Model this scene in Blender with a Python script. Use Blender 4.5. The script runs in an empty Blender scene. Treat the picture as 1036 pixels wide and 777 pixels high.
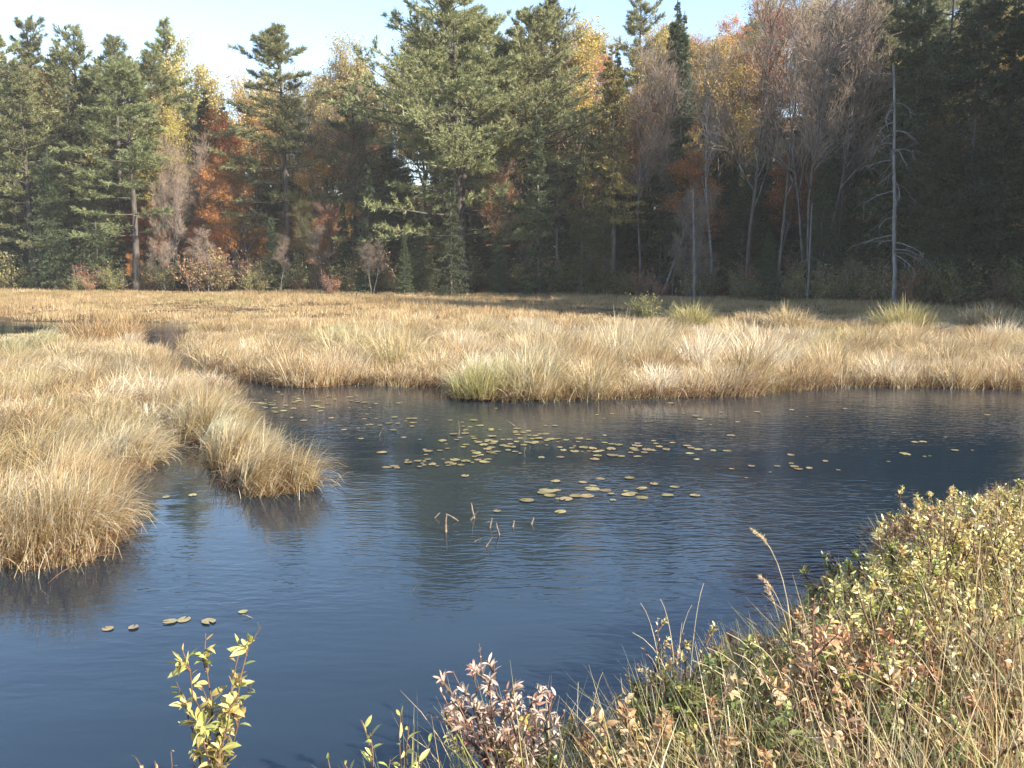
import bpy, math, random
import numpy as np
from mathutils import Matrix, Vector

SC = bpy.context.scene
COL = SC.collection
rng = np.random.default_rng(11)
random.seed(11)
R = math.radians

# ------------------------------------------------------------------ camera, sky, sun, exposure
CAM_H, PITCH, FPX, CX, CY = 3.0, R(8.3), 897.0, 518.0, 388.5
cam_d = bpy.data.cameras.new('camera')
cam = bpy.data.objects.new('camera', cam_d); COL.objects.link(cam)
cam.location = (0, 0, CAM_H); cam.rotation_euler = (R(90) - PITCH, 0, 0)
cam_d.sensor_width = 36; cam_d.sensor_fit = 'HORIZONTAL'; cam_d.lens = 36 * FPX / 1036
cam_d.clip_start = 0.05; cam_d.clip_end = 4000
SC.camera = cam

SUN_AZ, SUN_EL = R(122), R(28)          # azimuth clockwise from the viewing direction (+Y)
world = bpy.data.worlds.new('World'); SC.world = world; world.use_nodes = True
wn = world.node_tree.nodes; wl = world.node_tree.links
sky = wn.new('ShaderNodeTexSky'); sky.sky_type = 'NISHITA'; sky.sun_disc = False
sky.sun_elevation = SUN_EL; sky.sun_rotation = SUN_AZ
sky.air_density = 1.0; sky.dust_density = 0.25; sky.ozone_density = 2.0; sky.altitude = 200
bg = wn['Background']; bg.inputs["Strength"].default_value = 0.12
wl.new(sky.outputs['Color'], bg.inputs['Color'])

sun_d = bpy.data.lights.new('sun', 'SUN'); sun_d.energy = 5.0; sun_d.angle = R(0.55); sun_d.color = (1, .93, .82)
sun = bpy.data.objects.new('sun', sun_d); COL.objects.link(sun)
to_sun = Vector((math.sin(SUN_AZ) * math.cos(SUN_EL), math.cos(SUN_AZ) * math.cos(SUN_EL), math.sin(SUN_EL)))
sun.rotation_euler = to_sun.to_track_quat('Z', 'Y').to_euler(); sun.location = to_sun * 200

SC.view_settings.view_transform = 'Standard'; SC.view_settings.look = 'None'
SC.view_settings.gamma = 1; SC.view_settings.use_curve_mapping = False
SC.view_settings.exposure = 1.62
SC.cycles.max_bounces = 7; SC.cycles.diffuse_bounces = 3; SC.cycles.glossy_bounces = 3
SC.cycles.transmission_bounces = 4; SC.cycles.volume_bounces = 0; SC.cycles.transparent_max_bounces = 4
HAZE = 0.0004

# ------------------------------------------------------------------ picture <-> world helpers
def at(px, py, z=0.0):
    a, b = (px - CX) / FPX, (CY - py) / FPX
    d = np.array([a, math.cos(PITCH) + b * math.sin(PITCH), -math.sin(PITCH) + b * math.cos(PITCH)])
    t = (z - CAM_H) / d[2]
    return d * t + np.array([0, 0, CAM_H])
def xy(px, py):
    p = at(px, py); return (p[0], p[1])
def pos_y(px, py, Y):
    """world point seen at pixel (px, py) at ground distance Y"""
    a, b = (px - CX) / FPX, (CY - py) / FPX
    d = np.array([a, math.cos(PITCH) + b * math.sin(PITCH), -math.sin(PITCH) + b * math.cos(PITCH)])
    return d * (Y / d[1]) + np.array([0, 0, CAM_H])
def to_pix(p):
    p = np.asarray(p, float)
    x, y, z = p[..., 0], p[..., 1], p[..., 2] - CAM_H
    dep = y * math.cos(PITCH) - z * math.sin(PITCH)
    up = y * math.sin(PITCH) + z * math.cos(PITCH)
    return CX + FPX * x / dep, CY - FPX * up / dep

# ------------------------------------------------------------------ mesh helpers
def mesh_np(name, batches, mats):
    """batches: list of (verts n,3 ; faces m,k ; colours n,3 or None ; material index)"""
    V, L, S, MI, Cc, off, lo = [], [], [], [], [], 0, 0
    hascol = any(b[2] is not None for b in batches)
    for b in batches:
        v, f, c = b[0], b[1], b[2]; mi = b[3] if len(b) > 3 else 0
        v = np.asarray(v, np.float32).reshape(-1, 3); f = np.asarray(f, np.int32)
        if len(v) == 0: continue
        V.append(v); L.append((f + off).ravel()); k = f.shape[1]
        S.append(np.arange(len(f), dtype=np.int32) * k + lo); lo += f.size; off += len(v)
        MI.append(np.full(len(f), mi, np.int32))
        if hascol:
            Cc.append(np.ones((len(v), 3), np.float32) * .5 if c is None else np.asarray(c, np.float32).reshape(-1, 3))
    V = np.concatenate(V); L = np.concatenate(L); S = np.concatenate(S); MI = np.concatenate(MI)
    me = bpy.data.meshes.new(name)
    me.vertices.add(len(V)); me.vertices.foreach_set('co', V.ravel())
    me.loops.add(len(L)); me.loops.foreach_set('vertex_index', L)
    me.polygons.add(len(S)); me.polygons.foreach_set('loop_start', S)
    if hascol:
        ca = me.attributes.new('Col', 'FLOAT_COLOR', 'POINT')
        C4 = np.ones((len(V), 4), np.float32); C4[:, :3] = np.concatenate(Cc)
        ca.data.foreach_set('color', C4.ravel())
    for m in (mats if isinstance(mats, (list, tuple)) else [mats]): me.materials.append(m)
    me.polygons.foreach_set('material_index', MI)
    me.update(calc_edges=True); me.validate()
    return me
def smooth(me):
    me.polygons.foreach_set('use_smooth', np.ones(len(me.polygons), bool)); return me
def link(name, me, parent=None):
    o = bpy.data.objects.new(name, me); COL.objects.link(o)
    if parent: o.parent = parent
    return o
def tag(o, label=None, cat=None, group=None, kind=None):
    if label: o['label'] = label
    if cat: o['category'] = cat
    if group: o['group'] = group
    if kind: o['kind'] = kind
    return o
def empty(name, loc, rz=0.0, sc=1.0):
    o = bpy.data.objects.new(name, None); COL.objects.link(o)
    o.location = [float(a) for a in loc]; o.rotation_euler = (0, 0, rz)
    o.scale = (sc, sc, sc) if np.isscalar(sc) else sc
    o.empty_display_size = .2
    return o

def C(*a): return np.array(a, float)
def norm(v): return v / np.maximum(np.linalg.norm(v, axis=-1, keepdims=True), 1e-9)
def perp(d, r=None):
    r = rng.normal(size=d.shape) if r is None else r
    return norm(np.cross(d, r))
def tubes(P, Rr, s=5):
    """P (N,K,3) paths, Rr (N,K) radii"""
    N, K = P.shape[:2]
    T = np.gradient(P, axis=1); T = norm(T)
    ref = np.where(np.abs(T[:, :1, 2:3]) > .9, np.array([1., 0, 0]), np.array([0, 0, 1.])) * np.ones_like(T)
    A = norm(np.cross(T, ref)); B = np.cross(T, A)
    th = np.arange(s) * 2 * math.pi / s
    V = P[:, :, None] + Rr[:, :, None, None] * (np.cos(th)[:, None] * A[:, :, None] + np.sin(th)[:, None] * B[:, :, None])
    i = np.arange(N)[:, None, None] * K * s + np.arange(K - 1)[None, :, None] * s
    j = np.arange(s)[None, None]; j2 = (j + 1) % s
    F = np.stack([i + j, i + j2, i + s + j2, i + s + j], -1).reshape(-1, 4)
    return V.reshape(-1, 3), F
def ribbons(P, W):
    N, K = P.shape[:2]
    d = norm(P[:, -1] - P[:, 0]); side = perp(d)[:, None]
    V = np.stack([P - side * W[..., None], P + side * W[..., None]], 2)
    i = np.arange(N)[:, None] * K * 2 + np.arange(K - 1)[None] * 2
    F = np.stack([i, i + 1, i + 3, i + 2], -1).reshape(-1, 4)
    return V.reshape(-1, 3), F
def grow(base, d, length, K, bend=(0, 0, 0), wig=.12):
    N = len(base); P = np.zeros((N, K, 3)); P[:, 0] = base; d = norm(d.astype(float)); step = (length / (K - 1))[:, None]
    bend = np.asarray(bend, float) / (K - 1)
    for k in range(1, K):
        d = norm(d + bend + rng.normal(size=(N, 3)) * wig)
        P[:, k] = P[:, k - 1] + d * step
    return P
def sample(P, idx, t):
    K = P.shape[1]; f = np.clip(t, 0, .9999) * (K - 1); i = f.astype(int); w = (f - i)[:, None]
    p = P[idx, i] * (1 - w) + P[idx, i + 1] * w
    return p, norm(P[idx, i + 1] - P[idx, i])
def spawn(P, n, t0, t1, ang0, ang1, lens, K, bend, wig, planar=0.0):
    """n children on each path; lens(t) -> length"""
    N = len(P); idx = np.repeat(np.arange(N), n)
    t = t0 + (t1 - t0) * (np.tile(np.arange(n), N) + rng.random(N * n)) / n
    b, tg = sample(P, idx, t)
    if planar:
        up = np.array([0, 0, 1.]) * np.ones_like(tg)
        s = norm(np.cross(tg, up)) * rng.choice([-1, 1], N * n)[:, None] + rng.normal(size=tg.shape) * (1 - planar)
        s = norm(s - tg * (s * tg).sum(-1, keepdims=True))
    else: s = perp(tg)
    a = rng.uniform(ang0, ang1, N * n)[:, None]
    d = tg * np.cos(a) + s * np.sin(a)
    return grow(b, d, lens(t, idx), K, bend, wig), t, idx
def needles(base, d, n, ln, w, spread, cols, up=.15):
    """n triangles per point, fanned round d"""
    N = len(base); b = np.repeat(base, n, 0); dd = np.repeat(d, n, 0)
    dd = norm(dd + rng.normal(size=dd.shape) * spread + np.array([0, 0, up]))
    L = rng.uniform(.65, 1.2, len(b))[:, None] * ln; s = perp(dd) * w * rng.uniform(.6, 1.3, len(b))[:, None]
    V = np.stack([b - s * .5, b + s * .5, b + dd * L + s * .25, b + dd * L - s * .25], 1)
    F = np.arange(len(b) * 4).reshape(-1, 4)
    c = cols[0] + (cols[1] - cols[0]) * rng.random((N, 1)); c = np.repeat(np.repeat(c, n, 0) * rng.uniform(.85, 1.15, (N * n, 1)), 4, 0)
    return V.reshape(-1, 3), F, c
def leafcards(p, size, cols, asp=.6, droop=0.0):
    n = len(p); d = norm(rng.normal(size=(n, 3)) + np.array([0, 0, -droop])); s = perp(d)
    L = (size * rng.uniform(.6, 1.3, n))[:, None]
    V = np.stack([p, p + d * L * .5 + s * L * asp * .5, p + d * L, p + d * L * .5 - s * L * asp * .5], 1)
    c = cols[rng.integers(0, len(cols), n)] * rng.uniform(.8, 1.2, (n, 1))
    return V.reshape(-1, 3), np.arange(4 * n).reshape(-1, 4), np.repeat(c, 4, 0)
def leaves(base, d, nrm, L, W, curl, fold, col):
    """real leaf shape: 5 stations, folded along the midrib, curled"""
    n = len(base); d = norm(d); side = norm(np.cross(d, nrm)); up = np.cross(side, d)
    st = np.array([0, .25, .5, .78, 1.0]); wd = np.array([.06, .38, .5, .34, .0])
    V = np.zeros((n, 5, 3, 3))
    for k in range(5):
        a = curl * st[k]
        c = base + d * (L * st[k] * np.cos(a * .5))[:, None] - up * (L * st[k] * np.sin(a * .5))[:, None]
        off = side * (W * wd[k])[:, None]; lift = up * (W * wd[k] * fold)[:, None]
        V[:, k, 0] = c - off + lift; V[:, k, 1] = c; V[:, k, 2] = c + off + lift
    i = np.arange(n)[:, None, None] * 15 + np.arange(4)[None, :, None] * 3 + np.arange(2)[None, None]
    F = np.stack([i, i + 1, i + 4, i + 3], -1).reshape(-1, 4)
    return V.reshape(-1, 3), F, np.repeat(col, 15, 0)
def blades(base, h, w, az, th0, th1, col, K=4, tip=None, twist=.5):
    """grass blades: arcs from tilt th0 to th1 (radians from vertical) toward azimuth az"""
    n = len(base); P = np.zeros((n, K, 3)); P[:, 0] = base; hd = np.stack([np.cos(az), np.sin(az), 0 * az], -1)
    st = (h / (K - 1))[:, None]
    for k in range(1, K):
        t = (k - .5) / (K - 1); a = (th0 + (th1 - th0) * t ** 1.3)[:, None]
        P[:, k] = P[:, k - 1] + st * (hd * np.sin(a) + np.array([0, 0, 1.]) * np.cos(a))
    sa = az + math.pi / 2 + rng.normal(size=n) * twist
    side = np.stack([np.cos(sa), np.sin(sa), rng.normal(size=n) * .2], -1)
    prof = np.array([1, .95, .7, .12]) if K == 4 else np.interp(np.linspace(0, 1, K), [0, .4, .75, 1], [1, .95, .65, .1])
    W = w[:, None] * prof[None] * .5
    V = np.stack([P - side[:, None] * W[..., None], P + side[:, None] * W[..., None]], 2)
    i = np.arange(n)[:, None] * K * 2 + np.arange(K - 1)[None] * 2
    F = np.stack([i, i + 1, i + 3, i + 2], -1).reshape(-1, 4)
    c = np.repeat(col, K * 2, 0).reshape(n, K, 2, 3)
    if tip is not None:
        wt = np.linspace(0, 1, K)[None, :, None, None]; c = c * (1 - wt) + tip[:, None, None] * wt
    return V.reshape(-1, 3), F, c.reshape(-1, 3)

# value noise for placement
_tab = rng.random((64, 64))
def vnoise(x, y, s):
    x = np.asarray(x, float) / s; y = np.asarray(y, float) / s
    xi, yi = np.floor(x).astype(int), np.floor(y).astype(int); fx, fy = x - xi, y - yi
    fx = fx * fx * (3 - 2 * fx); fy = fy * fy * (3 - 2 * fy)
    g = lambda a, b: _tab[a % 64, b % 64]
    return (g(xi, yi) * (1 - fx) + g(xi + 1, yi) * fx) * (1 - fy) + (g(xi, yi + 1) * (1 - fx) + g(xi + 1, yi + 1) * fx) * fy

# ------------------------------------------------------------------ materials
def mat(name):
    m = bpy.data.materials.new(name); m.use_nodes = True
    nt = m.node_tree; nt.nodes.clear(); out = nt.nodes.new('ShaderNodeOutputMaterial')
    return m, nt.nodes, nt.links, out
def leaf_mat(name, tint=(1, 1, 1), trans=.3, rough=.55, vary=.25, spec=.35, hue=.02):
    m, n, l, out = mat(name)
    at_ = n.new('ShaderNodeAttribute'); at_.attribute_name = 'Col'
    oi = n.new('ShaderNodeObjectInfo')
    mr = n.new('ShaderNodeMapRange'); mr.inputs['To Min'].default_value = 1 - vary; mr.inputs['To Max'].default_value = 1 + vary
    l.new(oi.outputs['Random'], mr.inputs['Value'])
    mh = n.new('ShaderNodeMapRange'); mh.inputs['To Min'].default_value = .5 - hue; mh.inputs['To Max'].default_value = .5 + hue
    mm = n.new('ShaderNodeMath'); mm.operation = 'FRACT'; m7 = n.new('ShaderNodeMath'); m7.operation = 'MULTIPLY'; m7.inputs[1].default_value = 7.31
    l.new(oi.outputs['Random'], m7.inputs[0]); l.new(m7.outputs[0], mm.inputs[0]); l.new(mm.outputs[0], mh.inputs['Value'])
    hs = n.new('ShaderNodeHueSaturation'); l.new(at_.outputs['Color'], hs.inputs['Color'])
    l.new(mr.outputs[0], hs.inputs['Value']); l.new(mh.outputs[0], hs.inputs['Hue'])
    mu = n.new('ShaderNodeMix'); mu.data_type = 'RGBA'; mu.blend_type = 'MULTIPLY'; mu.inputs['Factor'].default_value = 1
    mu.inputs['B'].default_value = (*tint, 1); l.new(hs.outputs[0], mu.inputs['A'])
    p = n.new('ShaderNodeBsdfPrincipled'); p.inputs['Roughness'].default_value = rough
    p.inputs['Specular IOR Level'].default_value = spec
    l.new(mu.outputs['Result'], p.inputs['Base Color'])
    t = n.new('ShaderNodeBsdfTranslucent'); l.new(mu.outputs['Result'], t.inputs['Color'])
    mx = n.new('ShaderNodeMixShader'); mx.inputs[0].default_value = trans
    l.new(p.outputs[0], mx.inputs[1]); l.new(t.outputs[0], mx.inputs[2]); l.new(mx.outputs[0], out.inputs['Surface'])
    return m
def bark_mat(name, c0, c1, scale=6.0, stretch=.25, vary=.2):
    m, n, l, out = mat(name)
    tc = n.new('ShaderNodeTexCoord'); mp = n.new('ShaderNodeMapping'); mp.inputs['Scale'].default_value = (1, 1, stretch)
    nz = n.new('ShaderNodeTexNoise'); nz.inputs['Scale'].default_value = scale; nz.inputs['Detail'].default_value = 5
    l.new(tc.outputs['Object'], mp.inputs[0]); l.new(mp.outputs[0], nz.inputs['Vector'])
    cr = n.new('ShaderNodeValToRGB'); cr.color_ramp.elements[0].color = (*c0, 1); cr.color_ramp.elements[1].color = (*c1, 1)
    cr.color_ramp.elements[0].position = .35; cr.color_ramp.elements[1].position = .65
    l.new(nz.outputs['Fac'], cr.inputs[0])
    p = n.new('ShaderNodeBsdfPrincipled'); p.inputs['Roughness'].default_value = .85; p.inputs['Specular IOR Level'].default_value = .2
    l.new(cr.outputs[0], p.inputs['Base Color'])
    bp = n.new('ShaderNodeBump'); bp.inputs['Strength'].default_value = .5; bp.inputs['Distance'].default_value = .03
    l.new(nz.outputs['Fac'], bp.inputs['Height']); l.new(bp.outputs[0], p.inputs['Normal'])
    l.new(p.outputs[0], out.inputs['Surface'])
    return m
M_needle = leaf_mat('pine_needles', trans=.35, vary=.22, rough=.5)
M_spruce = leaf_mat('spruce_needles', trans=.25, vary=.2, rough=.55)
M_leaf = leaf_mat('autumn_leaves', trans=.4, vary=.18)
M_grass = leaf_mat('dry_sedge', trans=.45, vary=0, hue=0, rough=.5)
M_tuss = leaf_mat('tussock_sedge', trans=.45, vary=.08, hue=.005, rough=.5)
M_shrub = leaf_mat('shrub_leaves', trans=.3, vary=.1, hue=.01, rough=.38, spec=.5)
M_pad = leaf_mat('pad_leaf', trans=.0, vary=.3, hue=.025, rough=.3, spec=.5)
M_bark = bark_mat('grey_brown_bark', (.06, .05, .042), (.16, .14, .12))
M_bark_pale = bark_mat('pale_grey_bark', (.075, .065, .058), (.17, .152, .138))
M_bark_birch = bark_mat('white_birch_bark', (.13, .122, .115), (.3, .29, .27), scale=4, stretch=2)
M_bark_pine = bark_mat('dark_pine_bark', (.045, .036, .03), (.11, .09, .075))
M_dead = bark_mat('weathered_dead_wood', (.1, .09, .085), (.22, .205, .19))
M_snag = bark_mat('silvery_snag_wood', (.13, .12, .112), (.29, .275, .26))
M_limb = bark_mat('bleached_dead_limbs', (.15, .14, .13), (.32, .3, .28))
M_twig = bark_mat('reddish_twigs', (.17, .13, .1), (.3, .235, .18), scale=3)
M_twig_pink = bark_mat('pinkish_twigs', (.2, .145, .105), (.33, .245, .18), scale=3)
M_stem = bark_mat('brown_stems', (.08, .045, .03), (.17, .1, .065), scale=20)
M_straw = bark_mat('straw_stems', (.38, .29, .17), (.6, .48, .3), scale=20)
M_reed = bark_mat('dead_reed', (.08, .055, .038), (.26, .2, .145), scale=25, stretch=.6)

# ------------------------------------------------------------------ terrain
def poly_sd(px, py, poly):
    """signed distance, positive inside"""
    poly = np.asarray(poly, float); d = np.full(px.shape, 1e9); ins = np.zeros(px.shape, bool)
    for a, b in zip(poly, np.roll(poly, -1, 0)):
        e = b - a; t = np.clip(((px - a[0]) * e[0] + (py - a[1]) * e[1]) / (e @ e + 1e-12), 0, 1)
        d = np.minimum(d, np.hypot(px - a[0] - t * e[0], py - a[1] - t * e[1]))
        c = (a[1] > py) != (b[1] > py)
        with np.errstate(divide='ignore', invalid='ignore'):
            xi = (b[0] - a[0]) * (py - a[1]) / (b[1] - a[1]) + a[0]
        ins ^= c & (px < xi)
    return np.where(ins, d, -d)
def pp(*pts): return [xy(*p) for p in pts]
LEFT_BANK = pp((-400, 575), (0, 572), (40, 576), (84, 570), (104, 552), (110, 528), (106, 508), (118, 484), (134, 468), (156, 452), (176, 440),
               (165, 425), (140, 414), (150, 409), (200, 404), (228, 399), (222, 393), (190, 386), (168, 377), (168, 368), (146, 352), (124, 344), (60, 340), (-400, 340))
CLUMPS = pp((180, 447), (214, 455), (236, 488), (262, 502), (298, 500), (314, 492), (296, 478), (268, 462), (252, 440), (240, 422), (212, 409), (165, 414), (158, 425))
BACK_MARSH = pp((226, 383), (260, 387), (290, 391), (350, 389), (400, 389), (455, 393), (463, 404), (515, 406), (568, 405), (640, 403), (722, 402), (780, 397), (850, 391),
                (940, 392), (1036, 394), (1500, 398)) + [(40, 24), (400, 60), (400, 900), (-400, 900), (-400, 42)] + pp((-400, 328), (0, 325), (120, 326), (205, 327), (187, 339), (192, 353), (207, 368))
NEAR_BANK = [(-40, 4.6), (-6, 4.3), (-1, 4.2), (.3, 4.5), (1.0, 5.0), (1.5, 5.7), (2.15, 6.6), (3.2, 7.7), (4.8, 8.9), (7.5, 10.2), (12, 12), (60, 20), (60, -60), (-60, -60)]
FX = np.array([-120, -45, -20, -5, 6, 14, 24, 34, 60, 120.]); FY = np.array([76, 73, 71, 68, 64, 60, 55, 51, 49, 48.])
def ground(x, y):
    x = np.asarray(x, float); y = np.asarray(y, float)
    sdm = np.maximum(np.maximum(poly_sd(x, y, LEFT_BANK), poly_sd(x, y, CLUMPS)), poly_sd(x, y, BACK_MARSH))
    sdn = poly_sd(x, y, NEAR_BANK)
    z = np.where(sdm > 0, .10 * (1 - np.exp(-sdm / .3)), -.7 * (1 - np.exp(sdm / 1.0)))
    zn = np.where(sdn > 0, 1.45 * (1 - np.exp(-sdn * .22)), -.9 * (1 - np.exp(sdn / 1.2)))
    z = np.maximum(z, np.where(sdn > -4, zn, -9))
    k = y - np.interp(x, FX, FY); kk = np.maximum(k, 0)
    slope = np.interp(x, [-60, -10, 10, 30, 70], [.13, .15, .24, .34, .42])
    z = z + 45 * (1 - np.exp(-slope * kk * kk / (kk + 6) / 45)) + np.where(k > 0, (vnoise(x, y, 9) - .5) * np.minimum(kk * .12, 1.2), 0)
    z = z + np.where(sdm > 1, (vnoise(x, y, 1.7) - .5) * .12, 0)
    return z
def build_ground():
    ax = np.concatenate([np.linspace(-900, -120, 12), np.arange(-110, -24, 2.5), np.arange(-22, 22, .22), np.arange(22, 120, 2.5), np.linspace(125, 900, 12)])
    ay = np.concatenate([np.linspace(-200, -8, 10), np.arange(-6, 33, .22), np.arange(33, 60, .8), np.arange(60, 180, 2.5), np.linspace(185, 1200, 16)])
    gx, gy = np.meshgrid(ax, ay); z = ground(gx, gy)
    ny, nx = gx.shape
    V = np.stack([gx, gy, z], -1).reshape(-1, 3)
    i = (np.arange(ny - 1)[:, None] * nx + np.arange(nx - 1)[None]); F = np.stack([i, i + 1, i + nx + 1, i + nx], -1).reshape(-1, 4)
    k = np.clip((gy - np.interp(gx, FX, FY) + 2) / 4, 0, 1); near = np.clip((ground(gx, gy) - .1) * 6, 0, 1) * (gy < 12)
    col = np.stack([k, near, 0 * k], -1).reshape(-1, 3)
    m, n, l, out = mat('marsh_and_forest_floor')
    a = n.new('ShaderNodeAttribute'); a.attribute_name = 'Col'; sp = n.new('ShaderNodeSeparateColor'); l.new(a.outputs['Color'], sp.inputs[0])
    tc = n.new('ShaderNodeTexCoord')
    def ramp(scale, cols, detail=8):
        nz = n.new('ShaderNodeTexNoise'); nz.inputs['Scale'].default_value = scale; nz.inputs['Detail'].default_value = detail; nz.inputs['Roughness'].default_value = .7
        l.new(tc.outputs['Object'], nz.inputs['Vector']); cr = n.new('ShaderNodeValToRGB'); e = cr.color_ramp.elements
        for q, (p_, c_) in enumerate(cols):
            el = e[q] if q < 2 else e.new(p_)
            el.position = p_; el.color = (*c_, 1)
        l.new(nz.outputs['Fac'], cr.inputs[0]); return cr, nz
    marsh, nz1 = ramp(3.0, [(.3, (.03, .02, .012)), (.7, (.16, .11, .055)), (.5, (.085, .056, .03))])
    litter, nz2 = ramp(2.2, [(.32, (.05, .03, .018)), (.7, (.3, .14, .05)), (.5, (.14, .07, .03))])
    soil, nz3 = ramp(9.0, [(.3, (.05, .035, .02)), (.7, (.22, .16, .08)), (.5, (.11, .08, .04))])
    m1 = n.new('ShaderNodeMix'); m1.data_type = 'RGBA'; l.new(sp.outputs[0], m1.inputs['Factor']); l.new(marsh.outputs[0], m1.inputs['A']); l.new(litter.outputs[0], m1.inputs['B'])
    m2 = n.new('ShaderNodeMix'); m2.data_type = 'RGBA'; l.new(sp.outputs[1], m2.inputs['Factor']); l.new(m1.outputs['Result'], m2.inputs['A']); l.new(soil.outputs[0], m2.inputs['B'])
    p = n.new('ShaderNodeBsdfPrincipled'); p.inputs['Roughness'].default_value = .95; p.inputs['Specular IOR Level'].default_value = .1
    l.new(m2.outputs['Result'], p.inputs['Base Color'])
    bp = n.new('ShaderNodeBump'); bp.inputs['Strength'].default_value = .8; bp.inputs['Distance'].default_value = .08
    l.new(nz1.outputs['Fac'], bp.inputs['Height']); l.new(bp.outputs[0], p.inputs['Normal']); l.new(p.outputs[0], out.inputs['Surface'])
    o = link('ground', smooth(mesh_np('ground', [(V, F, col)], m))); tag(o, kind='structure')
build_ground()

def build_water():
    m, n, l, out = mat('pond_water')
    tc = n.new('ShaderNodeTexCoord')
    def noise(scale, sc3, rot, detail, rough=.5, dist=0.0):
        mp = n.new('ShaderNodeMapping'); mp.inputs['Scale'].default_value = sc3; mp.inputs['Rotation'].default_value = (0, 0, R(rot))
        l.new(tc.outputs['Object'], mp.inputs[0]); nz = n.new('ShaderNodeTexNoise')
        nz.inputs['Scale'].default_value = scale; nz.inputs['Detail'].default_value = detail; nz.inputs['Roughness'].default_value = rough
        nz.inputs['Distortion'].default_value = dist
        l.new(mp.outputs[0], nz.inputs['Vector']); return nz
    def math_(op, a, b=None, c=None):
        q = n.new('ShaderNodeMath'); q.operation = op
        for i_, v in enumerate((a, b, c)):
            if v is None: continue
            if isinstance(v, (int, float)): q.inputs[i_].default_value = v
            else: l.new(v, q.inputs[i_])
        return q.outputs[0]
    r1 = noise(9.5, (.36, 1, 1), 12, 2, .5, .3); r2 = noise(24, (.5, 1, 1), -14, 1.5, .5, .2); r3 = noise(1.5, (.5, 1, 1), 25, 1)
    patch = noise(.17, (.55, 1.0, 1), 10, 2)
    amp = n.new('ShaderNodeMapRange'); amp.inputs['From Min'].default_value = .38; amp.inputs['From Max'].default_value = .6
    amp.inputs['To Min'].default_value = .12; amp.inputs['To Max'].default_value = 1.25; l.new(patch.outputs['Fac'], amp.inputs['Value'])
    # calmer water close to the near shore
    sx = n.new('ShaderNodeSeparateXYZ'); l.new(tc.outputs['Object'], sx.inputs[0])
    calm = n.new('ShaderNodeMapRange'); calm.inputs['From Min'].default_value = 5.0; calm.inputs['From Max'].default_value = 10
    calm.inputs['To Min'].default_value = .32; calm.inputs['To Max'].default_value = 1.0; l.new(sx.outputs['Y'], calm.inputs['Value'])
    calmx = n.new('ShaderNodeMapRange'); calmx.inputs['From Min'].default_value = -5.5; calmx.inputs['From Max'].default_value = -1.5
    calmx.inputs['To Min'].default_value = .3; calmx.inputs['To Max'].default_value = 1.0; l.new(sx.outputs['X'], calmx.inputs['Value'])
    A = math_('MULTIPLY', math_('MULTIPLY', amp.outputs[0], calm.outputs[0]), calmx.outputs[0])
    h = math_('ADD', math_('MULTIPLY', r1.outputs['Fac'], .0122), math_('MULTIPLY', r2.outputs['Fac'], .0028))
    h = math_('ADD', math_('MULTIPLY', h, A), math_('MULTIPLY', r3.outputs['Fac'], .007))
    bp = n.new('ShaderNodeBump'); bp.inputs['Strength'].default_value = 1; bp.inputs['Distance'].default_value = 1.0; l.new(h, bp.inputs['Height'])
    p = n.new('ShaderNodeBsdfPrincipled'); p.inputs['Base Color'].default_value = (.012, .021, .03, 1)
    p.inputs['Roughness'].default_value = .04; p.inputs['IOR'].default_value = 1.54
    l.new(bp.outputs[0], p.inputs['Normal']); l.new(p.outputs[0], out.inputs['Surface'])
    V = np.array([(-300, -20, 0), (300, -20, 0), (300, 46, 0), (-300, 46, 0)], float)
    o = link('water', mesh_np('water', [(V, np.array([[0, 1, 2, 3]]), None)], m)); tag(o, kind='structure')
build_water()

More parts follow.
